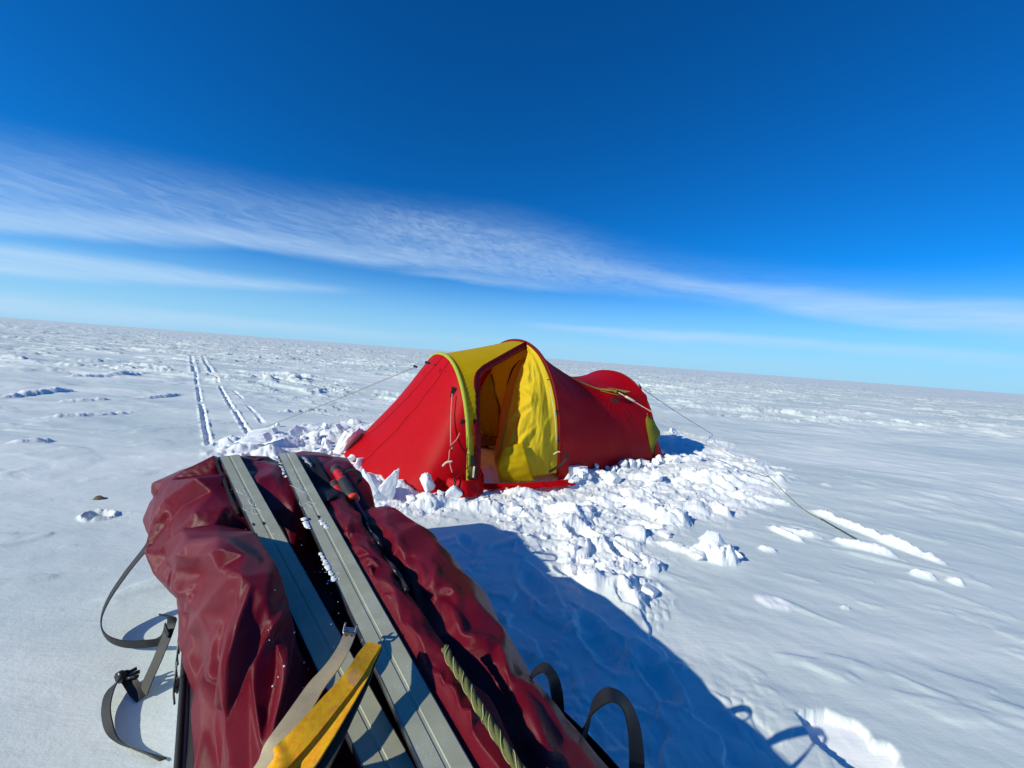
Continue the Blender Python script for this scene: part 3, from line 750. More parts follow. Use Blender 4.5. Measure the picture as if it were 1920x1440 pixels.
# seams of the front end
T_SEAM = cloth_mat('tent_seam', (.20, .003, .01), .1)
for tq0, tq1 in ((.40, .47), (.47, .60), (.62, .80)):
    pts = [Gc[int(v*69), int((tq0+(tq1-tq0)*v)*(nb-1))]+np.array([-.75, -.6, .3])*.003 for v in np.linspace(0.0, .97, 14)]
    tube('seam', pts, .0022, T_SEAM, tent, n=40, sides=5)
# snow skirt strips
def skirt(name, pts, w, mat, z=.02, n=50, seed=3):
    P = catmull(pts, n); Tn = np.gradient(P, axis=0); D = np.cross(Tn, [0, 0, 1.0]); D /= np.linalg.norm(D, axis=1)[:, None]
    rows = []
    for k in range(7):
        f = k/6; r_ = P+D*w*f; r_[:, 2] += z*(1-f)+.012*perlin(np.arange(n)*.35, np.full(n, f*3), seed)*f+.004
        rows.append(r_)
    return grid_obj(name, np.array(rows), mat, tent, .003)
hz = lambda p, e=.012: (p[0], p[1], max(height_at(p[0], p[1]), 0)+e)
skirt('snow_skirt', [hz(G2(905, 914)), hz(G2(960, 916)), hz(G2(1010, 914)), hz(G2(1068, 909))], .085, T_RED, .015, seed=7)
skirt('snow_skirt', [hz(G2(838, 926)), hz(G2(868, 934)), hz(G2(892, 926)), hz(G2(894, 905))], .05, T_RED, .10, seed=9)
# rear end: short steep wall with a yellow vent flap and red foot flap
rear = [(1.57, 4.10), (1.72, 4.22), (1.78, 4.5), (1.60, 4.95), (1.2, 5.28), (.76, 5.24)]
Rc = catmull([(a, b, 0) for a, b in rear], 90); HB = hoop(2, np.linspace(0, PI, 90))
Gr = HB[None]*(1-vs)[:, None, None]+Rc[None]*vs[:, None, None]
Gr[..., 2] -= (4*vs*(1-vs))[:, None]*.02
grid_obj('rear_panel', Gr, T_RED, tent, .003)
yv = [at_depth(1213, 775, 4.12), at_depth(1237, 812, 4.16), at_depth(1222, 858, 4.10), at_depth(1215, 838, 4.06), at_depth(1209, 800, 4.06)]
a, b_, c_, d_, e_ = [np.array(q) for q in yv]
rows = []
for f in np.linspace(0, 1, 12):
    L_ = catmull([a, e_, d_, c_], 20); R_ = catmull([a, (a+b_)/2+np.array([.01, 0, .015]), b_, (b_+c_)/2, c_], 20)
    r_ = L_*(1-f)+R_*f; r_[:, 1] -= .035*np.sin(f*PI)*np.sin(np.linspace(0, PI, 20)); r_[:, 0] += .006*np.sin(np.linspace(0, 20, 20)+f*4); rows.append(r_)
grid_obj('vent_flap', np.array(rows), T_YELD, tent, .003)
# yellow door: gathered and hanging from the tall hoop, folded over at its foot
def hang_px(pl, dl):
    return np.array([np.array(at_depth(px, py, d)) for (px, py), d in zip(pl, dl)])
nrow = 90
hp = hoop(1, np.linspace(1.30, .03, nrow)); hp = hp+np.array([-.02, -.012, 0.0])
left = hang_px([(990, 667), (976, 690), (966, 720), (958, 755), (950, 785), (944, 812), (936, 845), (931, 872), (938, 905)],
               [3.62, 3.55, 3.46, 3.36, 3.28, 3.2, 3.10, 3.02, 2.98])
L = catmull(list(left), nrow)
rows = []; ncol = 70
for i in range(nrow):
    v = i/(nrow-1); r = []
    for j in range(ncol):
        f = j/(ncol-1); p = L[i]*(1-f)+hp[i]*f
        bulge = np.sin(min(f*1.15, 1)*PI)*.10*np.sin(v*PI)**.6
        r.append(p+np.array([.30, -.95, .1])*bulge)
    rows.append(r)
GD = np.array(rows); Fv, Ff = np.meshgrid(np.linspace(0, 1, nrow), np.linspace(0, 1, ncol), indexing='ij')
# diagonal tension folds running from the upper left to the lower right, and drapes from the top
dg = Fv*1.0+Ff*.55
def crs(v): a = (v % 1.0); return np.where(a < .35, a/.35, (1-a)/.65)
wv_ = perlin(Ff*2, Fv*3, 12)
fold1 = crs(Fv*5.2+Ff*-3.0+.8*wv_)*np.exp(-((Ff-.25)/.35)**2)*sst(Fv, .12, .3)
fold2 = crs(Ff*5+.7*wv_+Fv*1.3)*.6*(1-sst(Fv, .35, .6))
big = np.exp(-((Ff-.34-.28*(Fv-.55))/.05)**2)*sst(Fv, .52, .62)
fine_ = perlin(Ff*14+Fv*6, Fv*8, 18)*.10+perlin(Ff*30, Fv*26, 19)*.05
GD += ((fold1*.012+fold2*.014+fine_*.05+.03*perlin(Ff*3, Fv*4, 21))*np.sin(np.clip(Ff*1.0, 0, 1)*PI)[...]**.4)[..., None]*np.array([-.35, -.9, .2])
DF = [([(971, 680), (995, 698), (967, 731)], .035, .03), ([(969, 727), (999, 748), (975, 768), (955, 789)], .045, .035), ([(1001, 764), (980, 790), (972, 827)], .045, .03),
      ([(1003, 802), (978, 835), (990, 868), (1006, 895)], .055, .035), ([(1012, 700), (1016, 760), (1020, 840), (1024, 890)], .02, .03), ([(955, 795), (962, 815), (950, 838)], .03, .02), ([(1034, 860), (1040, 895)], .02, .02),
      ([(985, 745), (970, 760)], .02, .02), ([(1000, 720), (990, 735), (975, 742)], .02, .02), ([(1035, 780), (1020, 800), (1008, 830)], .02, .03), ([(1040, 815), (1020, 850)], .018, .025)]
GD += traced_folds(GD.reshape(-1, 3), DF, .8, 1.6).reshape(GD.shape[:2])[..., None]*np.array([-.35, -.9, .2])
grid_obj('door_flap', GD, T_YDOOR, tent, .003)
# folded over lower left corner of the door (darker, doubled cloth)
def patch(name, outline_l, outline_r, mat, n=30, m=14, amp=.012, seed=2, bul=.02):
    Lq = catmull(outline_l, n); Rq = catmull(outline_r, n); rows = []
    for k in range(m):
        f = k/(m-1); r_ = Lq*(1-f)+Rq*f
        r_ = r_+np.outer(bul*math.sin(f*PI)*np.sin(np.linspace(0, PI, n))**.5+amp*perlin(np.linspace(0, 5, n), np.full(n, f*3), seed), [-.2, -.95, .1]); rows.append(r_)
    return grid_obj(name, np.array(rows), mat, tent, .003)
D_ = lambda px, py, d: np.array(at_depth(px, py, d))
patch('door_corner', [D_(946, 838, 2.98), D_(936, 862, 2.94), D_(934, 885, 2.92), D_(942, 904, 2.94)],
      [D_(980, 830, 3.0), D_(986, 852, 2.96), D_(994, 872, 2.95), D_(1002, 902, 2.97)], T_YEL, seed=4, bul=.012)
patch('door_lining', [D_(972, 676, 3.72), D_(958, 705, 3.6), D_(944, 745, 3.46), D_(936, 790, 3.3), D_(934, 815, 3.2), D_(928, 845, 3.1), D_(929, 868, 3.05), D_(938, 882, 3.03)],
      [D_(990, 668, 3.66), D_(976, 700, 3.56), D_(966, 740, 3.42), D_(956, 780, 3.3), D_(950, 810, 3.2), D_(944, 840, 3.1), D_(940, 862, 3.05), D_(942, 884, 3.02)], T_ORG, n=60, m=16, amp=.02, seed=6, bul=.03)
# zip edge of the lining, black
tube('zip', [D_(976, 675, 3.70), D_(962, 690, 3.66), D_(953, 715, 3.60), D_(948, 742, 3.52), D_(940, 770, 3.42)], .006, M_BLK, tent, n=40, sides=6, taper=[(0, .5), (.3, 1.6), (.6, 1.4), (1, .5)])
tube('zip', [D_(940, 770, 3.42), D_(936, 800, 3.28), D_(929, 850, 3.08), D_(932, 872, 3.03), D_(940, 884, 3.0)], .0025, M_BLK, tent, n=40, sides=6)
# inner tent: yellow wall inside the vestibule with its own oval door
inn = hoop(1, np.linspace(0, PI, 60)); cin = inn[[0, -1]].mean(0)
I0 = (inn-cin)*np.array([.93, .93, .95])+cin+np.array([.06, .04, 0])
rows = []
for f in np.linspace(0, 1, 20):
    bt = np.stack([np.interp(np.linspace(0, 1, 60), [0, 1], [I0[0, q], I0[-1, q]]) for q in range(3)], 1)
    r_ = I0*(1-f)+bt*f; r_ = r_+np.outer(.02*perlin(np.linspace(0, 6, 60), np.full(60, f*4), 3)*math.sin(f*PI), [AX[0], AX[1], 0]); rows.append(r_)
grid_obj('inner_wall', np.array(rows), T_YDOOR, tent, .003)
wallc = (I0[0]+I0[-1])/2; wn = np.array([AX[0], AX[1], 0])
def on_wall(px, py, off=-.012): v = on_plane(px, py, wallc+wn*off, wn); return np.array(v)
zl = [on_wall(*q) for q in [(922, 702), (908, 722), (899, 760), (899, 790), (910, 812), (925, 820), (936, 819)]]
zr = [on_wall(*q) for q in [(922, 702), (928, 722), (932, 745), (937, 765), (938, 785), (938, 805), (936, 819)]]
tube('inner_door_zip', zl, .006, M_BLK, tent, n=50, sides=6)
tube('inner_door_zip', zr[:5], .006, M_BLK, tent, n=40, sides=6)
rows = []
Lq = catmull(zl, 40); Rq = catmull(zr, 40)
for k in range(16):
    f = k/15; rows.append(Lq*(1-f)+Rq*f-wn[None]*(.015+.03*math.sin(f*PI)+.02*crs(f*2.5+np.linspace(0, 1, 40))[:, None]*np.sin(np.linspace(0, PI, 40))[:, None]))
T_YD = cloth_mat('inner_door_cloth', (.46, .34, .03), .3, (.6, .42, .04), .6, wr=.5)
grid_obj('inner_door', np.array(rows), T_YD, tent, .003)
# hardware: tabs and buckles
def tab(px, py, d, w_, h_, rot=0.0, mat=None, name='buckle', parent=tent, th=.008):
    c = at_depth(px, py, d); s_ = d/FOC
    bm = bmesh.new(); bmesh.ops.create_cube(bm, size=1)
    bmesh.ops.scale(bm, verts=bm.verts, vec=(w_*s_, th, h_*s_)); bmesh.ops.bevel(bm, geom=bm.edges[:], offset=min(w_*s_, h_*s_, th)*.25, segments=2, affect='EDGES')
    bmesh.ops.rotate(bm, verts=bm.verts, cent=(0, 0, 0), matrix=Matrix.Rotation(rot, 3, 'Y')); bmesh.ops.translate(bm, verts=bm.verts, vec=c)
    me = bpy.data.meshes.new(name); bm.to_mesh(me); bm.free(); o = link_mesh(name, me, mat or M_BLKP, None, False); return child(o, parent)
tab(849, 735, 2.90, 7, 20, .1); tab(863, 800, 2.78, 7, 30, .35); tab(779, 687, 3.35, 8, 4, .3); tab(802, 680, 3.1, 10, 5, .2); tab(816, 684, 3.05, 4, 4)
tab(1029, 720, 3.30, 6, 18, -.2); tab(1045, 780, 3.2, 6, 22, -.12); tab(1041, 812, 3.18, 4, 6); tab(1047, 826, 3.16, 4, 4)
tab(1063, 856, 3.14, 6, 14, -.1); tab(887, 865, 2.72, 8, 22, -.1); tab(889, 905, 2.70, 9, 34, -.05); tab(888, 885, 2.66, 4, 22, .05, M_CORD)
ribbon('door_strap', [at_depth(1062, 860, 3.05), at_depth(1050, 872, 3.0), at_depth(1038, 880, 2.98), at_depth(1029, 885, 2.97)], [(0, -.3, 1)]*4, .022, .003, M_BLK, tent, 20)
ribbon('foot_strap', [at_depth(884, 870, 2.66), at_depth(868, 885, 2.62), at_depth(858, 895, 2.60), at_depth(853, 912, 2.58)], [(0, -.3, 1)]*4, .008, .002, M_REDS if False else T_REDD, tent, 24)
tube('strap_tail', [at_depth(851, 895, 2.585), at_depth(853, 905, 2.58), at_depth(852, 913, 2.57)], .006, M_BLK, tent, n=8)
# door tie cords
tube('tie_cord', [at_depth(848, 738, 2.86), at_depth(846, 770, 2.80), at_depth(845, 800, 2.74), at_depth(845, 832, 2.68)], .0035, M_CORDR, tent, n=20, sides=6)
tube('tie_cord', [at_depth(862, 812, 2.72), at_depth(856, 824, 2.70), at_depth(848, 832, 2.68), at_depth(844, 836, 2.67)], .0035, M_CORDR, tent, n=16, sides=6)
tube('tie_cord', [at_depth(845, 832, 2.68), at_depth(848, 840, 2.67), at_depth(843, 845, 2.66), at_depth(842, 858, 2.65), at_depth(839, 868, 2.64)], .0035, M_CORDR, tent, n=16, sides=6)
tube('tie_cord', [at_depth(844, 836, 2.67), at_depth(851, 838, 2.665), at_depth(850, 846, 2.66), at_depth(843, 842, 2.66)], .003, M_BLK, tent, n=16, sides=6)
tube('tie_toggle', [at_depth(830, 874, 2.62), at_depth(837, 867, 2.62), at_depth(848, 865, 2.62)], .007, M_CORD, tent, n=10, sides=7)
tube('tie_cord', [at_depth(843, 866, 2.62), at_depth(845, 876, 2.61), at_depth(848, 886, 2.60)], .0035, M_CORDR, tent, n=10, sides=6)
tube('tie_cord', [at_depth(1031, 728, 3.2), at_depth(1036, 755, 3.1), at_depth(1041, 785, 3.05), at_depth(1043, 830, 3.03)], .0035, M_CORD, tent, n=20, sides=6)
tube('tie_toggle', [at_depth(1038, 852, 3.0), at_depth(1044, 848, 3.0), at_depth(1050, 847, 3.0)], .006, M_CORD, tent, n=10, sides=7)
tube('zip', [at_depth(842, 700, 2.99), at_depth(858, 740, 2.88)], .002, M_BLK, tent, n=5) if False else None
# ------------------------------------------------------------------ guy lines and anchors
gus = Vector(GUS)
# yellow gusset and tape on the body panel
def body_pt(uq, pq, off=.004):
    i = min(int(uq*119), 119); j = min(int(pq/PI*(NP-1)), NP-1); return G[i, j]+N_*off
tape = [body_pt(f, p0+.55*(f-u0)*-.9, .006) for f in np.linspace(.18, u0, 8)]
ribbon('guy_tape', tape, [(0, -.2, 1)]*len(tape), [.003, .004, .005, .008, .014, .026], .003, T_YG, tent, 40)
rows = []
for f in np.linspace(0, 1, 10):
    a1 = body_pt(u0-.12, p0+.02, .010); a2 = body_pt(u0+.22, p0-.02, .006); top = body_pt(u0+.01, p0+.10, .008); bot = body_pt(u0+.01, p0-.06, .012)
    l1 = catmull([a1, (top+a1)/2+N_*.004, top, (top+a2)/2, a2], 16); l2 = catmull([a1, bot, (bot+a2)/2, a2], 16); rows.append(l1*(1-f)+l2*f)
grid_obj('gusset', np.array(rows), T_YG, tent, .003)
tab(*[q for q in (1152, 751)], 3.62, 16, 5, .35)
def guy(name, pts, r, label, mat=M_CORD):
    o = tube(name, pts, r, mat, None, n=max(12, len(pts)*6), sides=6); tag(o, label, 'guy line'); return o
# ------------------------------------------------------------------ the loaded sled
SO = np.array([-.114, .52]); SU = np.array([-.62, .785]); SU /= np.linalg.norm(SU); SV = np.array([SU[1], -SU[0]])
def S3(s, t, z): return np.array([SO[0]+s*SU[0]+t*SV[0], SO[1]+s*SU[1]+t*SV[1], z])
def s_to_w(A):
    A = np.asarray(A, float); return np.stack([SO[0]+A[..., 0]*SU[0]+A[..., 1]*SV[0], SO[1]+A[..., 0]*SU[1]+A[..., 1]*SV[1], A[..., 2]], -1)
def to_sled(W_):
    d = W_[:, :2]-SO; return np.column_stack([d@SU, d@SV, W_[:, 2]])
SKIS = [  # centre line (s,t,z) from near to far, width
 ([(-.42, .032, .412), (-.06, .031, .438), (.4, .030, .470), (.85, .029, .503), (1.29, .028, .536)], .060),
 ([(-.42, .026, .355), (0, -.020, .402), (.43, -.067, .450), (.86, -.114, .498), (1.28, -.160, .546)], .060)]
def ski_line(k, n=60): return catmull(SKIS[k][0], n)
def blob(C, res=.0125, p=2.3, seed=0):
    """closed lofted bag: list of (s,t,z, half width, half height)"""
    C = np.array(C, float); L = np.linalg.norm(np.diff(C[:, :3], axis=0), axis=1).sum()
    n = max(12, int(L/res)); K = catmull(list(C), n)
    per = 2*math.pi*max(C[:, 3].max(), C[:, 4].max())*.95; m = int(per/res); m += m % 2
    V = []; F = []; rsd = np.random.RandomState(seed)
    end = min(.9, (C[1:-1, 3].mean())/L*1.4)
    for i in range(n):
        f = i/(n-1)
        for k in range(m):
            th = 2*math.pi*(k+.5*(i % 2))/m; c, s_ = math.cos(th), math.sin(th)
            q = (abs(c)**p+abs(s_)**p)**(-1/p)
            V.append((K[i, 0]+rsd.uniform(-1, 1)*res*.18, K[i, 1]+c*q*max(K[i, 3], .004)+rsd.uniform(-1, 1)*res*.1, K[i, 2]+s_*q*max(K[i, 4], .004)))
    for i in range(n-1):
        for k in range(m):
            k2 = (k+1) % m; a, b, c, d = i*m+k, i*m+k2, (i+1)*m+k2, (i+1)*m+k
            if i % 2: F += [(a, b, c), (a, c, d)]
            else: F += [(a, b, d), (b, c, d)]
    V.append(tuple(K[0, :3])); V.append(tuple(K[-1, :3])); a = len(V)-2
    for k in range(m): F.append((a, (k+1) % m, k)); F.append((a+1, (n-1)*m+k, (n-1)*m+(k+1) % m))
    return np.array(V), F
BLOBS = {
 'duffel': [(.72, -.18, .34, .03, .03), (.80, -.18, .35, .10, .09), (.96, -.18, .37, .155, .135), (1.14, -.185, .38, .19, .155), (1.30, -.18, .385, .20, .155), (1.42, -.16, .37, .17, .14), (1.50, -.15, .35, .03, .03)],
 'duffel_middle': [(.72, -.06, .28, .03, .03), (.82, -.05, .32, .09, .12), (1.0, -.05, .345, .12, .165), (1.2, -.05, .365, .13, .165), (1.36, -.05, .36, .12, .145), (1.45, -.05, .35, .10, .12), (1.50, -.04, .34, .03, .03)],
 'duffel_end': [(.78, .18, .26, .03, .03), (.88, .17, .28, .11, .13), (1.05, .16, .30, .16, .19), (1.22, .15, .325, .185, .205), (1.37, .13, .325, .16, .185), (1.46, .12, .32, .135, .165), (1.52, .11, .31, .03, .03)],
 'valley': [(-.62, .03, .19, .03, .03), (-.5, .04, .19, .24, .11), (0, .03, .19, .265, .12), (.5, .03, .20, .27, .13), (.95, .01, .22, .28, .15), (1.1, .02, .24, .03, .03)],
 'left_flap': [(1.02, -.305, .33, .01, .01), (.95, -.265, .345, .060, .080), (.82, -.205, .355, .095, .125), (.66, -.155, .360, .110, .150), (.5, -.130, .360, .110, .165), (.36, -.115, .355, .095, .165), (.22, -.12, .325, .085, .14), (.05, -.135, .27, .08, .11), (-.2, -.15, .22, .07, .08), (-.42, -.16, .2, .02, .02)],
 'inner_roll': [(1.02, .115, .435, .01, .01), (.94, .108, .43, .05, .055), (.72, .104, .422, .058, .072), (.45, .098, .408, .054, .072), (.2, .096, .398, .052, .072), (-.05, .095, .385, .050, .068), (-.35, .095, .36, .048, .058), (-.42, .09, .35, .01, .01)],
 'outer_roll': [(.90, .20, .37, .02, .02), (.83, .222, .37, .068, .075), (.66, .240, .368, .090, .100), (.42, .238, .362, .098, .105), (.2, .220, .350, .094, .102), (-.05, .196, .330, .082, .095), (-.35, .18, .31, .075, .085), (-.5, .18, .30, .02, .02)],
}
def tri_mid(V, F, extra=None):
    """midpoint subdivision of a triangle mesh"""
    F = np.array(F); E_ = np.sort(np.vstack([F[:, [0, 1]], F[:, [1, 2]], F[:, [2, 0]]]), axis=1)
    Eu, inv = np.unique(E_, axis=0, return_inverse=True); inv = inv.ravel(); n = len(F); b_ = len(V)
    m0, m1, m2 = inv[:n]+b_, inv[n:2*n]+b_, inv[2*n:]+b_
    F2 = np.vstack([np.column_stack([F[:, 0], m0, m2]), np.column_stack([F[:, 1], m1, m0]), np.column_stack([F[:, 2], m2, m1]), np.column_stack([m0, m1, m2])])
    return [np.vstack([q, (q[Eu[:, 0]]+q[Eu[:, 1]])/2]) for q in [V]+list(extra or [])], F2
def vnormals(V, F):
    n = np.cross(V[F[:, 1]]-V[F[:, 0]], V[F[:, 2]]-V[F[:, 0]]); N = np.zeros_like(V)
    for k in range(3):
        for c in range(3): N[:, c] += np.bincount(F[:, k], n[:, c], len(V))
    return N/(np.linalg.norm(N, axis=1)[:, None]+1e-12)
# creases traced on the load: line, height (m), half width (m)
FOLDS = {
 'duffel': [([(300, 893), (330, 908), (308, 965)], .013, .020), ([(308, 968), (355, 925), (392, 984)], .018, .016), ([(350, 920), (400, 930), (448, 958)], .016, .018),
            ([(308, 975), (350, 970), (392, 985), (448, 962)], .014, .015), ([(262, 932), (298, 934), (308, 974)], .015, .016), ([(266, 1018), (300, 1000), (340, 998), (372, 1000)], .018, .018),
            ([(300, 1022), (345, 1012), (400, 990), (450, 965)], .015, .016), ([(315, 960), (360, 880), (400, 865)], .010, .022), ([(360, 1015), (330, 1040)], .012, .015),
            ([(385, 1000), (392, 975), (380, 950)], -.010, .018), ([(330, 950), (322, 925)], -.012, .016), ([(420, 1020), (400, 1000)], .01, .012), ([(340, 880), (372, 905), (385, 870)], .008, .012)],
 'duffel_middle': [([(462, 860), (478, 905), (500, 935), (515, 945)], .014, .018), ([(470, 905), (476, 885)], .012, .012), ([(510, 960), (535, 980), (575, 985)], .014, .015), ([(500, 870), (520, 900), (540, 950)], -.008, .02)],
 'duffel_end': [([(530, 852), (560, 845), (600, 850)], .010, .014), ([(600, 850), (640, 880), (680, 930)], .010, .02), ([(620, 870), (650, 905)], -.01, .02), ([(660, 960), (690, 945)], .01, .015)],
 'left_flap': [([(305, 1062), (345, 1040), (410, 1040), (480, 1050)], .016, .024), ([(330, 1210), (352, 1190), (385, 1150), (442, 1068)], .010, .014), ([(388, 1330), (398, 1250), (412, 1176)], .011, .009),
               ([(392, 1400), (400, 1350), (420, 1280), (440, 1200), (470, 1100)], .012, .012), ([(512, 1380), (528, 1300), (553, 1190)], .014, .010), ([(488, 1212), (520, 1170), (538, 1120)], .008, .007),
               ([(345, 1098), (362, 1130), (345, 1150)], .007, .010), ([(400, 1120), (445, 1113)], .005, .006), ([(405, 1105), (440, 1100)], .005, .006), ([(315, 1095), (350, 1110), (380, 1085)], .008, .012),
               ([(340, 1225), (375, 1330), (382, 1400)], -.012, .012), ([(410, 1190), (402, 1290), (392, 1360)], -.010, .010), ([(520, 1180), (510, 1290), (490, 1380)], -.014, .016), ([(560, 1180), (545, 1290), (520, 1400)], -.014, .014)],
 'inner_roll': [([(640, 1012), (655, 1000), (664, 1006)], .008, .006), ([(650, 1045), (668, 1030), (690, 1036)], .010, .007), ([(665, 1068), (690, 1052), (712, 1060)], .010, .007), ([(676, 1088), (700, 1064)], .010, .006), ([(688, 1125), (694, 1098), (702, 1125)], .009, .006),
                ([(712, 1145), (722, 1122), (730, 1115)], .009, .006), ([(705, 1130), (712, 1160)], .008, .006), ([(740, 1240), (760, 1200), (765, 1170)], .008, .008), ([(760, 1250), (790, 1275), (830, 1265)], .012, .010), ([(800, 1300), (830, 1262)], .012, .008), ([(820, 1340), (840, 1300), (850, 1330)], .012, .010),
                ([(830, 1400), (870, 1350), (900, 1340)], .014, .010), ([(870, 1420), (890, 1380)], .01, .01), ([(700, 1100), (730, 1180), (760, 1260)], .006, .010)],
 'outer_roll': [([(695, 984), (735, 1000), (775, 1088)], .008, .012), ([(733, 1086), (735, 1060), (748, 1028)], .009, .007), ([(775, 1090), (800, 1180), (850, 1270), (905, 1350), (950, 1380)], .012, .014), ([(790, 1060), (805, 1110), (820, 1060)], .008, .010),
                ([(835, 1130), (850, 1150), (870, 1200)], .010, .010), ([(862, 1192), (900, 1205), (935, 1203)], .012, .010), ([(935, 1205), (945, 1240), (955, 1290)], .008, .008), ([(980, 1290), (1000, 1350), (1030, 1440)], .012, .016),
                ([(960, 1270), (1000, 1300), (1060, 1380)], .009, .012), ([(820, 1110), (850, 1105), (862, 1150)], .006, .008), ([(880, 1270), (960, 1330)], -.008, .015), ([(850, 1200), (900, 1260), (960, 1290)], -.008, .02)],
 'valley': []}
# facet size, how far facet corners stray, subdivisions, then the crease net: count, height, half width, reach
CR = {'duffel': (.085, .026, 4, 30, .013, .030, .11), 'duffel_middle': (.055, .010, 3, 16, .008, .025, .08), 'duffel_end': (.060, .010, 3, 22, .009, .025, .09), 'valley': (.060, .016, 3, 30, .012, .04, .12),
      'left_flap': (.105, .015, 4, 16, .007, .022, .12), 'inner_roll': (.036, .007, 3, 60, .008, .016, .05), 'outer_roll': (.052, .009, 3, 30, .009, .022, .09)}
def cloth_piece(k, i):
    """stiff coated cloth: big flat facets between sharp creases, small pinches on top"""
    fs, amp, nsub, cn, chh, cww, crr = CR[k]; rs = np.random.RandomState(60+i)
    V, F = blob(BLOBS[k], fs, seed=i); F = np.array(F)
    V[:-2, 0] += rs.uniform(-.3, .3, len(V)-2)*fs; V[:-2, 1] += rs.uniform(-.12, .12, len(V)-2)*fs
    if k == 'left_flap':
        tc_ = np.interp(V[:, 0], [-.4, .36, .66, 1.0], [-.15, -.115, -.155, -.30]); w_ = sst(V[:, 0], .95, .5); V[:, 2] += -(V[:, 1]-tc_)*.62*w_+.012*w_
    V = s_to_w(V); N0 = vnormals(V, F); V = V+N0*(rs.uniform(-1, 1, len(V))*amp)[:, None]
    for q in range(nsub): (V,), F = tri_mid(V, F)
    E_ = np.unique(np.sort(np.vstack([F[:, [0, 1]], F[:, [1, 2]], F[:, [2, 0]]]), axis=1), axis=0); dg_ = np.bincount(E_.ravel(), minlength=len(V))
    def relax(x, f, n):
        for _ in range(n):
            av = np.stack([(np.bincount(E_[:, 0], x[E_[:, 1], c], len(x))+np.bincount(E_[:, 1], x[E_[:, 0], c], len(x)))/dg_ for c in range(3)], 1); x = x*(1-f)+av*f
        return x
    V = relax(V, .5, 4 if nsub == 4 else 3); N0 = vnormals(V, F)
    d = crease_net(V, N0, 50+i, cn, chh, cww*.6, cww*1.3, crr)
    d = d+.0008*perlin(V[:, 0]*60+i, V[:, 1]*60+V[:, 2]*50, 8)
    face = (N0*(np.array([0, 0, CAM_H])-V)).sum(1) > -.05
    tf = traced_folds(V, FOLDS[k], 1.25, 1.9)
    d = np.where(face, np.where(tf > 0, np.maximum(d*.5, tf), d*.7+tf), d)
    return relax(V+N0*d[:, None], .3, 1), F
B_RED = cloth_mat('sled_cover_nylon', (.135, .0008, .010), 0, rough=.30, rip=.45, coat=.0, var=.25, wr=.12, rip_s=300, spec=.21)
import time as _t; _t0 = _t.time()
SIM = {k: cloth_piece(k, i) for i, k in enumerate(BLOBS)}
0 and print('SIM', _t.time()-_t0, sum(len(v[0]) for v in SIM.values()))
pulk = empty('pulk_sled', tuple(S3(.5, .05, 0)))
tag(pulk, 'pulk sled in the foreground packed high under a wrinkled dark red cover', 'sled')
SKL = [ski_line(k, 200) for k in range(2)]
for k, (Vw, F) in SIM.items():
    q = to_sled(Vw)
    for L in SKL:   # the skis press the load down
        tz = np.interp(q[:, 0], L[:, 0], L[:, 1]); zz = np.interp(q[:, 0], L[:, 0], L[:, 2])
        dt = np.abs(q[:, 1]-tz); lim = zz-.009+np.clip((dt-.030)/.05, 0, 1)**1.5*.10
        ok = (q[:, 0] > -.5) & (q[:, 0] < 1.36) & (dt < .085) & ((k != 'left_flap') | (q[:, 1] > tz-.045))
        q[ok, 2] = np.minimum(q[ok, 2], lim[ok])
    o = mesh_obj('cover_'+k if not k.startswith('duffel') else k, s_to_w(q), F, B_RED)
    child(o, pulk)

# ---- everything that rests on the load is laid onto its real surface
from mathutils.bvhtree import BVHTree
_bv = []; _bf = []
for ch in pulk.children:
    if ch.type != 'MESH': continue
    off_ = len(_bv); _bv += [Vector(ch.location)+Vector(pulk.location)+v.co for v in ch.data.vertices]
    _bf += [tuple(i+off_ for i in p.vertices) for p in ch.data.polygons]
BVH = BVHTree.FromPolygons(_bv, _bf)
def surf(px, py, off=.004, fallback=.4):
    d = ray(px, py).normalized(); h = BVH.ray_cast(Vector((0, 0, CAM_H)), d)
    if h[0] is None: return ground(px, py, fallback)
    n = h[1] if h[1].dot(d) < 0 else -h[1]
    return h[0]+n*off
def drop(s, t, off=.004):
    p = S3(s, t, 1.2); h = BVH.ray_cast(Vector(p), Vector((0, 0, -1)))
    return Vector((p[0], p[1], (h[0].z if h[0] is not None else .2)+off))
# ------------------------------------------------------------------ sled hull, rim, webbing
M_HULL = plain('pale_hull_plastic', (.30, .37, .40), .4, var=.08)
prof = [(-.262, .17), (-.258, .12), (-.240, .05), (-.21, .012), (0.05, .004), (.32, .012), (.375, .05), (.40, .12), (.405, .165), (.398, .165), (.37, .06), (.31, .024), (.05, .016), (-.20, .024), (-.232, .06), (-.252, .17)]
ns = 60; rows = []
for i in range(ns):
    f = i/(ns-1); s_ = -.62+f*2.1; nose = max(0, (s_-1.1)/.38)**2; wd = 1-.35*nose
    rows.append([S3(s_, .05+(t-.05)*wd, z+.12*nose*(1-z/.2)) for t, z in prof])
Gh = np.array(rows); n, m = Gh.shape[:2]
F = [(i*m+j, i*m+(j+1) % m, (i+1)*m+(j+1) % m, (i+1)*m+j) for i in range(n-1) for j in range(m)]
F += [tuple(range(m))[::-1], tuple((n-1)*m+j for j in range(m))]
o = mesh_obj('hull', Gh.reshape(-1, 3), F, M_HULL); child(o, pulk)
M_TARP = cloth_mat('black_side_fabric', (.012, .010, .012), 0, rough=.6, spec=.3, wr=.4)
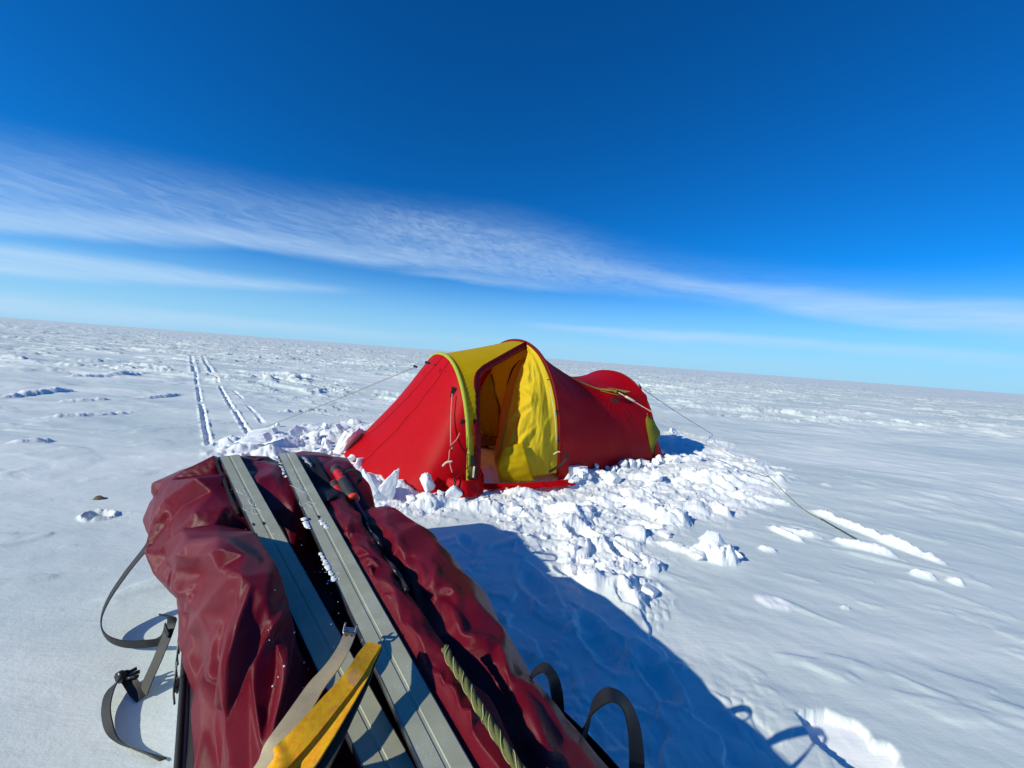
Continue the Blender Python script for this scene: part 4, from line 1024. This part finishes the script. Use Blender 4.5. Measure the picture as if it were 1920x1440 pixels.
def side_strip(name, t0, t1, z0, z1, s0, s1, amp, seed):
    rows = []
    for k in range(9):
        f = k/8; ss_ = np.linspace(s0, s1, 80)
        rows.append(np.array([S3(s, t0+(t1-t0)*f+amp*math.sin(f*PI)*float(perlin(np.array([s*7+seed]), np.array([f*2.0]), seed)[0]), z0+(z1-z0)*f+.012*f*float(perlin(np.array([s*5.0]), np.array([seed*1.0]), seed)[0])) for s in ss_]))
    return grid_obj(name, np.array(rows), M_TARP, pulk, .003)
side_strip('side_wall', .412, .352, .12, .285, -.6, .98, .02, 3)
side_strip('side_wall', -.253, -.240, .165, .215, -.6, 1.0, .010, 5)
# laced rim on the left: cord ends and a clip
tube('rim_cord', [S3(1.04, -.272, .19), S3(.92, -.270, .178), S3(.8, -.266, .176), S3(.4, -.264, .176), S3(0, -.264, .176), S3(-.4, -.264, .176)], .0065, M_BLK, pulk, n=90)
for q in [(.98, .20, .05, .035), (.90, .15, .06, .03), (.66, .16, .035, .02)]:
    bm = bmesh.new(); bmesh.ops.create_cube(bm, size=1); bmesh.ops.scale(bm, verts=bm.verts, vec=(q[2], .012, q[3])); bmesh.ops.bevel(bm, geom=bm.edges[:], offset=.004, segments=2, affect='EDGES')
    bmesh.ops.rotate(bm, verts=bm.verts, cent=(0, 0, 0), matrix=Matrix.Rotation(math.atan2(SU[1], SU[0]), 3, 'Z')); bmesh.ops.translate(bm, verts=bm.verts, vec=Vector(S3(q[0], -.275, q[1])))
    me = bpy.data.meshes.new('rim_buckle'); bm.to_mesh(me); bm.free(); child(link_mesh('rim_buckle', me, M_BLKP, None, False), pulk)
for i in range(7):
    s_ = .93-.045*i; tube('rim_lacing', [S3(s_, -.278, .19), S3(s_-.02, -.281, .165), S3(s_-.045, -.278, .15)], .0022, M_CORDD if i % 2 else M_BLK, pulk, n=8, sides=5)
def hg(px, py, z=0.0):
    g = ground(px, py, z); return g
UP = (0, 0, 1.0)
# big webbing loop hanging from the duffel to the snow
P = [S3(1.24, -.36, .30), hg(272, 1030, .245), hg(236, 1075, .17), hg(203, 1125, .095), hg(190, 1165, .055), hg(199, 1193, .035), hg(230, 1207, .03), hg(275, 1207, .04), hg(306, 1200, .055), S3(.93, -.31, .15)]
ribbon('webbing_loop', P, [(.9, -.35, .3), (.9, -.4, .3), (.9, -.4, .35), (.85, -.4, .5), (.6, -.5, .7), (.2, -.4, 1), (.05, -.3, 1), (0, -.3, 1), (0, -.3, 1), (0, -.2, 1)], .031, .0028, M_BLK, pulk, 90)
# second strap: falls to the snow, folds back to a side release buckle, loose tail curls round
P = [S3(.93, -.315, .19), hg(322, 1165, .13), hg(300, 1225, .075), hg(278, 1275, .03), hg(266, 1305, .006)]
ribbon('webbing_strap', P, [(.95, -.2, .15)]*5, .031, .0028, M_BLK, pulk, 50)
P = [hg(268, 1307, .008), hg(256, 1296, .012), hg(246, 1282, .022), hg(236, 1268, .032), hg(226, 1270, .034)]
ribbon('webbing_strap', P, [(.8, .5, .2), (.7, .6, .3), (.6, .6, .5), (.5, .7, .5), (.5, .7, .5)], .028, .0028, M_BLK, pulk, 40)
P = [hg(228, 1272, .032), hg(212, 1286, .03), hg(203, 1305, .028), hg(199, 1335, .022), hg(206, 1366, .016), hg(224, 1390, .012), hg(252, 1404, .008), hg(280, 1414, .006), hg(306, 1424, .008)]
ribbon('webbing_strap', P, [(.5, .7, .5), (.6, .5, .7), (.8, .2, .6), (.8, 0, .6), (.8, -.1, .6), (.5, -.4, .8), (.2, -.6, .8), (.1, -.6, .6), (.1, -.7, .4)], [.026, .028, .026, .024, .022, .020, .019, .018, .016], .0028, M_BLK, pulk, 80)
bk = tube('side_release_buckle', [hg(222, 1272, .034), hg(231, 1266, .034)], .016, M_BLKP, None, n=4, sides=8); child(bk, pulk)
for a_, b_ in (((234, 1264), (257, 1253)), ((236, 1268), (262, 1259)), ((238, 1272), (259, 1268))):
    tube('prong', [hg(*a_, .035), hg(*b_, .038)], .0045, M_BLKP, bk, n=4, sides=6, taper=[(0, 1), (.6, 1), (1, 1.1)])
# carrying loops on the right side
def loop(px_z, w_, dirs, n=50, name='carry_loop'):
    return ribbon(name, [hg(a, b, z) for a, b, z in px_z], dirs, w_, .003, M_BLK, pulk, n)
loop([(1085, 1400, .31), (1095, 1372, .36), (1112, 1325, .43), (1142, 1303, .47), (1170, 1318, .46), (1187, 1360, .42), (1193, 1410, .37), (1194, 1460, .31), (1188, 1520, .25)],
     .026, [(.6, .2, .5), (.6, .4, .4), (.3, .9, .2), (.1, 1, 0), (.4, .9, 0), (.8, .6, 0), (.95, .3, 0), (1, .1, 0), (1, 0, 0)], 60)
loop([(988, 1290, .37), (998, 1265, .41), (1018, 1252, .43), (1034, 1266, .43), (1044, 1300, .39), (1048, 1350, .32)], .022, [(.4, .6, .3), (.3, .9, .1), (.2, 1, 0), (.6, .7, 0), (.9, .3, 0), (1, 0, 0)], 40)
loop([(838, 1078, .39), (843, 1068, .42), (853, 1066, .42), (860, 1085, .41), (863, 1112, .38), (864, 1140, .34)], .012, [(.3, .9, .2), (.2, 1, 0), (.2, 1, 0), (.6, .7, .0), (.9, .3, 0), (1, 0, 0)], 40)
loop([(640, 893, .50), (648, 885, .52), (660, 881, .53), (672, 886, .525), (675, 898, .51), (667, 910, .48)], .016, [(.4, .6, .6), (.3, .9, .3), (.2, 1, .1), (.5, .8, .1), (.8, .5, .2), (.6, .5, .5)], 40)
loop([(722, 978, .42), (729, 970, .44), (738, 971, .44), (744, 982, .41)], .014, [(.3, .9, .2), (.2, 1, 0), (.4, .9, 0), (.8, .5, 0)], 20)
# zips and trims lying on the cover
def laid(name, pl, w_, mat, off=.004, th=.003, n=50, sides=False):
    Pq = catmull([(a, b, 0) for a, b in pl], max(8, len(pl)*4)); pts = [surf(a, b, off) for a, b, _ in Pq]
    pts = [np.array(q) for q in pts]
    for _ in range(2): pts = [pts[0]]+[(pts[i-1]+pts[i]*2+pts[i+1])/4 for i in range(1, len(pts)-1)]+[pts[-1]]
    if sides: return tube(name, pts, w_, mat, pulk, n=n, sides=6)
    T_ = np.gradient(np.array(pts), axis=0); vd = np.array(pts)-np.array([0, 0, CAM_H]); D_ = np.cross(T_, vd)
    return ribbon(name, pts, list(D_), w_, th, mat, pulk, n)
M_ZIPR = cloth_mat('zip_red_edge', (.30, .006, .014), 0, rough=.45, wr=1.2)
laid('zip', [(404, 862), (412, 885), (424, 915), (436, 945), (446, 965)], .008, M_BLK, .002)
laid('zip', [(512, 978), (524, 998), (536, 1022), (545, 1048), (556, 1080), (570, 1110)], .020, M_BLK, .005)
laid('zip_edge', [(510, 984), (518, 1004), (530, 1030), (536, 1044)], .010, M_ZIPR, .007)
laid('zip', [(598, 1100), (612, 1120), (625, 1150)], .016, M_BLK, .005)
laid('compression_cord', [(690, 985), (705, 1015), (725, 1050), (745, 1085), (760, 1112)], .006, M_BLKP, .006, sides=True)
# black patch with a pale leaf-shaped mark, sewn at the far end
def laid_patch(name, quad, mat, off, nu=22, nv=16):
    (a, b, c, d) = [np.array(q, float) for q in quad]; rows = []
    for i in range(nu):
        f = i/(nu-1); l = a*(1-f)+d*f; r_ = b*(1-f)+c*f
        rows.append([np.array(surf(*(l*(1-g_)+r_*g_), off)) for g_ in np.linspace(0, 1, nv)])
    Gp = np.array(rows)
    for _ in range(3): Gp[1:-1, 1:-1] = (Gp[1:-1, 1:-1]*2+Gp[:-2, 1:-1]+Gp[2:, 1:-1]+Gp[1:-1, :-2]+Gp[1:-1, 2:])/6
    return grid_obj(name, Gp, mat, pulk, .002), Gp
laid_patch('patch', [(553, 857), (590, 856), (636, 930), (602, 950)], M_TARP, .006)
M_MARK = plain('pale_print', (.42, .44, .45), .7)
def laid_poly(name, pl, mat, off):
    V = [surf(a, b, off) for a, b in pl]; c = sum(V, Vector())/len(V); n = len(V)
    o = mesh_obj(name, [tuple(v) for v in V]+[tuple(c)], [(i, (i+1) % n, n) for i in range(n)], mat)
    md = o.modifiers.new('t', 'SOLIDIFY'); md.thickness = .0012; child(o, pulk); return o
c8 = lambda L: [(400+x/8, 850+y/8) for x, y in L]
laid_poly('printed_mark', c8([(1275, 84), (1300, 74), (1340, 76), (1385, 92), (1425, 122), (1445, 152), (1440, 172), (1400, 172), (1375, 168), (1412, 152), (1360, 128), (1310, 100)]), M_MARK, .011)
laid_poly('printed_mark', c8([(1372, 172), (1430, 162), (1465, 178), (1482, 205), (1478, 238), (1462, 240), (1448, 215), (1420, 192)]), M_MARK, .011)

# ------------------------------------------------------------------ the two skis, bases up
def ski_mat():
    m, t, out = new_mat('ski_base_grey'); g = t.new('ShaderNodeTexCoord').outputs['Object']
    n = t.noise(g, 14, 5, .65); sc = t.noise(g, 260, 3, .7); fr = t.noise(g, 700, 2, .6)
    c = t.mix(t.ss(n, .3, .7), (.37, .375, .275), (.44, .445, .33))
    c = t.mix(t.ss(sc, .60, .72, 0, .35), c, (.22, .23, .18))
    c = t.mix(t.m('MULTIPLY', t.ss(fr, .58, .68), t.ss(t.noise(g, 7, 3, .6), .52, .62)), c, (.75, .78, .80))
    principled(t, out, Base_Color=c, Roughness=.5, Normal=t.bump(sc, .12, .001), Specular_IOR_Level=.4); return m
M_SKI = ski_mat()
M_STEEL = plain('steel_edge', (.30, .30, .31), .35, .9, var=.3, scale=60)
M_SKISIDE = plain('ski_sidewall', (.02, .022, .024), .4)
M_PRINT = plain('white_print', (.62, .64, .62), .7)
LBL = ['grey-green ski lying base up over the middle of the sled, passing under the yellow strap', 'left grey-green ski, base up and half shaded by the big red fold']
ski_objs = []
def ski_frame(k):
    L = s_to_w(ski_line(k, 90)); T = np.gradient(L, axis=0); T /= np.linalg.norm(T, axis=1)[:, None]
    D = np.cross(T, [0, 0, 1.0]); D /= np.linalg.norm(D, axis=1)[:, None]   # to the right
    N = np.cross(D, T); return L, T, D, N
for k in range(2):
    L, T, D, N = ski_frame(k); ww = np.linspace(SKIS[k][1]*.96, SKIS[k][1]*1.02, len(L))
    root = empty('ski', tuple(s_to_w(np.array(SKIS[k][0][2])))); tag(root, LBL[k], 'ski', 'pair of skis'); ski_objs.append(root)
    def sweep(name, prof, mat, closed=True):
        V = []; F = []; m = len(prof)
        for i in range(len(L)):
            for a, b in prof: V.append(L[i]+D[i]*a*ww[i]/2+N[i]*b)
        for i in range(len(L)-1):
            for j in range(m):
                j2 = (j+1) % m; F.append((i*m+j, i*m+j2, (i+1)*m+j2, (i+1)*m+j))
        F.append(tuple(range(m))[::-1]); F.append(tuple((len(L)-1)*m+j for j in range(m)))
        o = mesh_obj(name, V, F, mat, None, False); child(o, root); return o
    sweep('ski_base', [(-.955, -.004), (-.955, .0042), (-.12, .0042), (-.085, .0030), (.085, .0030), (.12, .0042), (.955, .0042), (.955, -.004)], M_SKI)
    for sg in (-1, 1):
        sweep('steel_edge', [(sg*.957, -.0035), (sg*.957, .0046), (sg*1.0, .0046), (sg*1.0, -.0035)], M_STEEL)
    sweep('ski_core', [(-.985, -.010), (-.985, -.0042), (.985, -.0042), (.985, -.010)], M_SKISIDE)
    # slots and lettering
    P0 = L[60]+N[60]*.0048
    def pl(x, y, P0=P0, nn=N[60]): return np.array(on_plane(400+x/8, 850+y/8, P0, nn))
    for (x, y) in ([(1440, 985), (1583, 948)] if k == 0 else [(600, 1065), (755, 1045)]):
        c = pl(x, y); V = []
        for a, b in ((-1, -1), (1, -1), (1, 1), (-1, 1)):
            for h in (-.002, .0006): V.append(c+D[60]*a*.0022+T[60]*b*.0065+N[60]*h)
        mesh_obj('slot', V, [(1, 3, 5, 7), (0, 1, 3, 2), (2, 3, 5, 4), (4, 5, 7, 6), (6, 7, 1, 0)], M_SKISIDE, None, False); child(bpy.data.objects[-1] if False else COL.objects[-1], root)
    def stroke(V, F, pts, r=.0008):
        Pq = catmull([pl(*q) for q in pts], max(6, len(pts)*4)) if len(pts) > 2 else np.array([pl(*q) for q in pts])
        Tq = np.gradient(Pq, axis=0)
        for i, (p, t_) in enumerate(zip(Pq, Tq)):
            d = np.cross(N[60], t_); d /= np.linalg.norm(d)+1e-9; b0 = len(V)
            V += [p-d*r, p+d*r, p+d*r*.6+N[60]*.0004, p-d*r*.6+N[60]*.0004]
            if i: F += [(b0-4+a, b0-4+(a+1) % 4, b0+(a+1) % 4, b0+a) for a in range(4)]
    V = []; F = []
    if k == 0: o0 = (0, 0)
    circ = [(1345+48*math.cos(a)-6*math.sin(a), 738+48*math.sin(a)) for a in np.linspace(-1.9, -6.6, 12)][:-1] if k == 0 else [(505+56*math.cos(a), 812+48*math.sin(a)) for a in np.linspace(-1.6, -5.2, 12)]
    stroke(V, F, circ, .0010)
    rsz = np.random.RandomState(4)
    A_, B_ = ((1185, 240), (1440, 740)) if k == 0 else ((445, 510), (620, 810))
    zz = []; nz_ = 46 if k == 0 else 30; dx, dy = B_[0]-A_[0], B_[1]-A_[1]; ln = math.hypot(dx, dy); ux_, uy_ = dx/ln, dy/ln
    for i in range(nz_):
        f = i/(nz_-1); amp_ = (9+20*f)*(1 if i % 2 else -1)*rsz.uniform(.5, 1.2); zz.append((A_[0]+dx*f+amp_*uy_+12*f*math.sin(i*.9), A_[1]+dy*f-amp_*ux_))
    stroke(V, F, zz, .0007)
    ex_ = [[(1150, 480), (1200, 495), (1260, 530), (1305, 562), (1285, 580)], [(1280, 572), (1340, 580), (1405, 600)], [(1330, 610), (1370, 590), (1400, 570)], [(1415, 722), (1470, 740), (1540, 762)], [(1395, 745), (1450, 790), (1495, 812)], [(1470, 700), (1490, 705)], [(1366, 822), (1374, 832)], [(1378, 840), (1386, 848)], [(1180, 325), (1260, 300)]] if k == 0 else \
          [[(335, 520), (365, 570), (420, 600), (455, 625)], [(420, 640), (480, 630), (500, 640)], [(500, 700), (560, 690)], [(570, 812), (640, 830), (722, 862)], [(580, 850), (600, 900), (655, 912)], [(640, 905), (685, 912)], [(520, 680), (560, 760), (640, 790)]]
    for e_ in ex_: stroke(V, F, e_, .0009)
    mesh_obj('lettering', V, F, M_PRINT, None, False); child(COL.objects[-1], root)
# snow caught on the skis and in the folds
rs2 = np.random.RandomState(9); V = []; F = []
ico = bmesh.new(); bmesh.ops.create_icosphere(ico, subdivisions=2, radius=1); IV = np.array([v.co for v in ico.verts]); IF = [tuple(v.index for v in f.verts) for f in ico.faces]; ico.free()
def grainy(c, r_, sq=(1, 1, .5), seed=0):
    b0 = len(V); k_ = 1+.35*perlin(IV[:, 0]*2+seed, IV[:, 1]*2+IV[:, 2]*1.7, seed % 50)
    for v in IV*k_[:, None]*np.array(sq)*r_+np.array(c): V.append(v)
    F.extend(tuple(i+b0 for i in f) for f in IF)
def on_ski(k, px, py, h=.0045):
    L, T, D, N = ski_frame(k); return on_plane(px, py, L[50]+N[50]*h, N[50])
for (k, x0, y0, x1, y1, n_, r_) in [(0, 523, 862, 536, 895, 26, .004), (0, 570, 972, 580, 992, 22, .006), (0, 598, 974, 616, 992, 20, .005), (0, 602, 1036, 606, 1050, 14, .004), (0, 607, 1048, 626, 1088, 30, .005), (0, 612, 1072, 640, 1095, 10, .0016), (0, 560, 990, 700, 1250, 30, .0009),
                                    (1, 432, 893, 462, 925, 60, .0011), (1, 500, 1000, 530, 1030, 14, .0013), (1, 440, 930, 470, 1050, 14, .0009)]:
    for i in range(n_):
        f = rs2.rand(); grainy(on_ski(k, x0+(x1-x0)*(f if r_ > .003 else rs2.rand())+rs2.uniform(-2, 2), y0+(y1-y0)*f+rs2.uniform(-1, 1)), r_*rs2.uniform(.5, 1.3), sq=(1, 1, .3), seed=int(rs2.randint(1000)))
for i in range(25):
    px, py = rs2.uniform(500, 640), rs2.uniform(990, 1300); grainy(surf(px, py, .001), .0012*rs2.uniform(.5, 1.5), (1, 1, 1), seed=i)
o = mesh_obj('snow_crumbs', V, F, SNOWC, None); tag(o, 'crumbs of snow stuck to the skis and in the folds between them', 'snow', kind='stuff')

# ------------------------------------------------------------------ ski poles tucked between the rolls
M_GRIPR = plain('red_grip', (.55, .02, .03), .45, var=.1); M_GRIPG = plain('dark_grey_grip', (.03, .035, .04), .6, bumpy=.4, scale=300)
M_ORR = plain('orange_collar', (.85, .07, .02), .4); M_SHAFT = plain('blue_black_shaft', (.01, .015, .06), .3)
def pole(name, px_pts, zs, label, scale=1.0):
    pts = [np.array(ground(a, b, z)) for (a, b), z in zip(px_pts, zs)]
    a, d = pts[0], pts[-1]; ax = d-a; Ln = np.linalg.norm(ax); ax /= Ln
    root = empty(name, tuple(a)); tag(root, label, 'ski pole', 'ski poles on the sled')
    def seg(nm, f0, f1, r, mat, tp=None):
        f0 = f0*1.3; f1 = f1*1.3 if nm != 'shaft' else f1
        o = tube(nm, [a+ax*(f0+(f1-f0)*q) for q in np.linspace(0, 1, 12)], r*scale*(1.25 if nm != 'shaft' else 1), mat, None, n=24, sides=16, taper=tp); child(o, root); return o
    seg('pommel', -.012, .016, .017, M_GRIPG, [(0, .55), (.15, .95), (.5, 1.05), (1, .85)])
    seg('pommel_cap', -.017, -.006, .0165, M_GRIPR, [(0, .3), (.4, .85), (1, .95)])
    seg('upper_grip', .014, .075, .0135, M_GRIPR, [(0, 1.05), (.3, .9), (.7, 1.0), (1, 1.1)])
    seg('lower_grip', .07, .165, .0155, M_GRIPG, [(0, .95), (.3, 1.05), (.6, 1.0), (.85, 1.1), (1, .9)])
    seg('collar', .163, .178, .015, M_ORR, [(0, 1), (.2, 1.1), (.8, 1.1), (1, .9)])
    seg('shaft', .17, Ln, .0065, M_SHAFT)
    return root
pole('ski_pole', [(630, 882), (800, 1165)], [.505, .36], 'ski pole with a red and grey grip lying uppermost on the far right load')
pole('ski_pole', [(628, 910), (790, 1180)], [.475, .34], 'second ski pole tucked under the first, mostly hidden below its grip', .85)

# ------------------------------------------------------------------ leather straps lying across the skis
def leather(name, col, col2, sc=110):
    m, t, out = new_mat(name); g = t.new('ShaderNodeTexCoord').outputs['Object']
    n = t.noise(g, sc, 6, .7); n2 = t.noise(g, sc*.25, 4, .6); n3 = t.noise(g, 900, 2, .6)
    c = t.mix(t.ss(n, .35, .7), col, col2); c = t.mix(t.ss(n2, .58, .7, 0, .8), c, tuple(q*.55+.12 for q in col2)); c = t.mix(t.ss(n3, .5, .8, 0, .5), c, tuple(q*.6 for q in col))
    principled(t, out, Base_Color=c, Roughness=.85, Normal=t.bump(t.m('ADD', n, n3), .35, .0012)); return m
M_SUEDE = leather('yellow_suede', (.97, .50, .002), (.88, .30, .002)); M_TAN = leather('pale_tan_leather', (.46, .38, .24), (.36, .30, .20), 30)
M_SUEDED = plain('black_strap_underside', (.03, .03, .025), .8, bumpy=.5, scale=400)
def pz(L): return [np.array(ground(a, b, z)) for a, b, z in L]
ys = empty('leather_strap', tuple(pz([(620, 1330, .50)])[0])); tag(ys, 'worn yellow suede strap folded double and laid across both skis', 'strap')
W1 = [(.6, -.35, .05)]*2+[(.75, .5, .2)]*6
yc = [(702, 1208, .505), (684, 1232, .512), (668, 1258, .515), (645, 1288, .510), (614, 1324, .505), (580, 1364, .500), (545, 1402, .494), (505, 1440, .486), (450, 1490, .43)]
P = pz(yc); T_ = np.gradient(np.array(P), axis=0); Dw = np.cross(T_, [0.1, .15, 1.0])
ribbon('top_layer', P, list(Dw+np.outer(np.sin(np.linspace(0, 3, 9))*.25, [0, 0, .05])), [.024, .025, .024, .024, .026, .027, .028, .029, .030], .0035, M_SUEDE, ys, 90)
P2 = [p-d/np.linalg.norm(d)*o_-np.array([0, 0, zo]) for p, d, o_, zo in zip(P, Dw, [0, .002, .005, .008, .012, .016, .019, .022, .025], [.004, .006, .008, .010, .011, .012, .013, .014, .015])]
ribbon('lower_layer', P2, list(Dw), [.024, .026, .026, .027, .030, .032, .034, .036, .036], .0035, M_SUEDE, ys, 80)
P3 = [p-d/np.linalg.norm(d)*o_-np.array([0, 0, zo]) for p, d, o_, zo in zip(P, Dw, [.001, .004, .008, .013, .02, .027, .032, .036, .04], [.007, .011, .014, .017, .020, .022, .024, .026, .028])]
ribbon('underside', P3, list(Dw), [.024, .026, .026, .028, .030, .034, .036, .038, .038], .004, M_SUEDED, ys, 80)
tn = empty('leather_strap', tuple(pz([(590, 1300, .485)])[0])); tag(tn, 'pale tan leather strap with a metal buckle, lying left of the yellow one', 'strap')
P = pz([(655, 1190, .492), (646, 1212, .494), (630, 1240, .492), (612, 1264, .488), (592, 1288, .485), (570, 1322, .482), (545, 1360, .478), (512, 1405, .47), (470, 1450, .45), (430, 1500, .40)])
T_ = np.gradient(np.array(P), axis=0); Dw = np.cross(T_, [0.1, .1, 1.0])
ribbon('strap_body', P, list(Dw), [.020, .020, .022, .024, .026, .028, .030, .032, .032, .032], .003, M_TAN, tn, 70)
c = np.array(pz([(655, 1186, .496)])[0]); d = Dw[0]/np.linalg.norm(Dw[0]); f_ = -T_[0]/np.linalg.norm(T_[0])
bkl = tube('metal_buckle', [c-d*.010+f_*.012+np.array([0, 0, .008]), c-d*.010, c-d*.006-f_*.002, c+d*.006-f_*.002, c+d*.010, c+d*.010+f_*.012+np.array([0, 0, .010])], .0018, M_STEEL, tn, n=30, sides=8)
tube('metal_pin', [c-d*.011+f_*.008, c+d*.011+f_*.008], .003, plain('bright_steel', (.55, .58, .62), .25, 1.0), tn, n=6, sides=8)
for sg in (-1, 1):
    q = np.array(P[0])+f_*-.006+d*sg*.005; tube('rivet', [q+np.array([0, 0, .000]), q+np.array([0, 0, .003])], .0014, M_BLKP, tn, n=3, sides=8)
# ------------------------------------------------------------------ olive rope between the rolls
def rope():
    pl_ = [(832, 1225), (842, 1250), (858, 1278), (876, 1306), (892, 1335), (910, 1362), (932, 1398), (958, 1440), (985, 1480)]
    P = catmull([np.array(surf(a, b, .011)) for i, (a, b) in enumerate(pl_)], 200); 
    for _ in range(30): P[1:-1] = (P[:-2]+P[1:-1]*2+P[2:])/4
    T_ = np.gradient(P, axis=0); T_ /= np.linalg.norm(T_, axis=1)[:, None]; A = np.cross(T_, [0, 0, 1.0]); A /= np.linalg.norm(A, axis=1)[:, None]; B = np.cross(T_, A)
    M_RO = plain('olive_rope', (.13, .135, .04), .8, bumpy=.6, scale=500); M_RO2 = plain('straw_rope_thread', (.42, .42, .20), .8)
    root = empty('rope', tuple(P[100])); tag(root, 'twisted olive rope with pale threads lying between the two rolls of the load', 'rope')
    th = np.linspace(0, 26, 200)
    for j in range(3):
        a = th+j*2.094; o = tube('strand', P+A*(np.cos(a)*.0034)[:, None]+B*(np.sin(a)*.003)[:, None], .0040, M_RO, None, n=200, sides=7); child(o, root)
    for j in range(2):
        a = th*1.0+j*PI+.5; o = tube('thread', P+A*(np.cos(a)*.0070)[:, None]+B*(np.sin(a)*.0066)[:, None], .0008, M_RO2, None, n=200, sides=5); child(o, root)
rope()

# ------------------------------------------------------------------ guy lines of the tent and what holds them
def gz(px, py, e=.01): g = ground(px, py); g.z = height_at(g.x, g.y)+e; return g
gb = Vector(body_pt(u0+.01, p0-.03, .02))
guy('guy_line', [gb, gb*.5+gz(1440, 905)*.5-Vector((0, 0, .012)), gz(1440, 905, .012)], .0045, 'pale guy line running from the yellow gusset down to the snow at the right')
guy('guy_line', [gz(1440, 905, .012), gz(1500, 950, .006), gz(1540, 975, .012)], .004, 'thin cord lying over the rough snow towards the buried ski pole at the right', M_CORDD)
rp = Vector(hoop(2, np.array([.95]))[0]); 
guy('guy_line', [rp+Vector((.01, -.01, .0)), (rp+gz(1335, 812))/2-Vector((0, 0, .01)), gz(1335, 812, .01)], .0035, 'grey guy line running back from the rear hoop of the tent to the right', M_CORDD)
fp = Vector(hoop(0, np.array([2.05]))[0])
guy('guy_line', [at_depth(779, 688, 3.42), (at_depth(779, 688, 3.42)+gz(497, 812, .06))/2-Vector((0, 0, .01)), gz(497, 812, .06)], .003, 'grey guy line running left from the low front hoop to the wedge of snow', M_CORDD)
o = tube('tensioner', [gb+(gz(1440, 905)-gb)*f for f in (.05, .12)], .012, M_CORD, None, n=4, sides=6); child(o, tent)
o = tube('rear_knot', [rp+Vector((.0, -.02, .03)), rp+Vector((.03, -.02, -.01)), rp+Vector((.025, -.03, -.07))], .010, M_BLKP, None, n=10, sides=7, taper=[(0, .5), (.4, 1), (1, .4)]); child(o, tent)
o = tube('snow_stake', [gz(1538, 972, .008), gz(1580, 998, .012), gz(1622, 1022, .008)], .005, plain('green_grey_stake', (.06, .10, .085), .4), None, n=20, sides=8); tag(o, 'thin green-grey stake half buried in the snow where the right guy line ends', 'stake')
# rucksack just inside the doorway and the trodden floor
bag = block_mesh(77); bag.materials.clear(); m_b = cloth_mat('brown_bag_cloth', (.16, .085, .03), 0, rough=.7, wr=2.0, var=.6); bag.materials.append(m_b)
o = bpy.data.objects.new('crumpled_bag', bag); COL.objects.link(o); g = ground(905, 862, 0); p_ = on_plane(906, 832, (g.x, g.y+.45, .1), (0, 1, 0)); 
o.location = (p_.x, p_.y, .10); o.scale = (.22, .16, .11); tag(o, 'crumpled brown bag lying inside the tent doorway', 'bag')
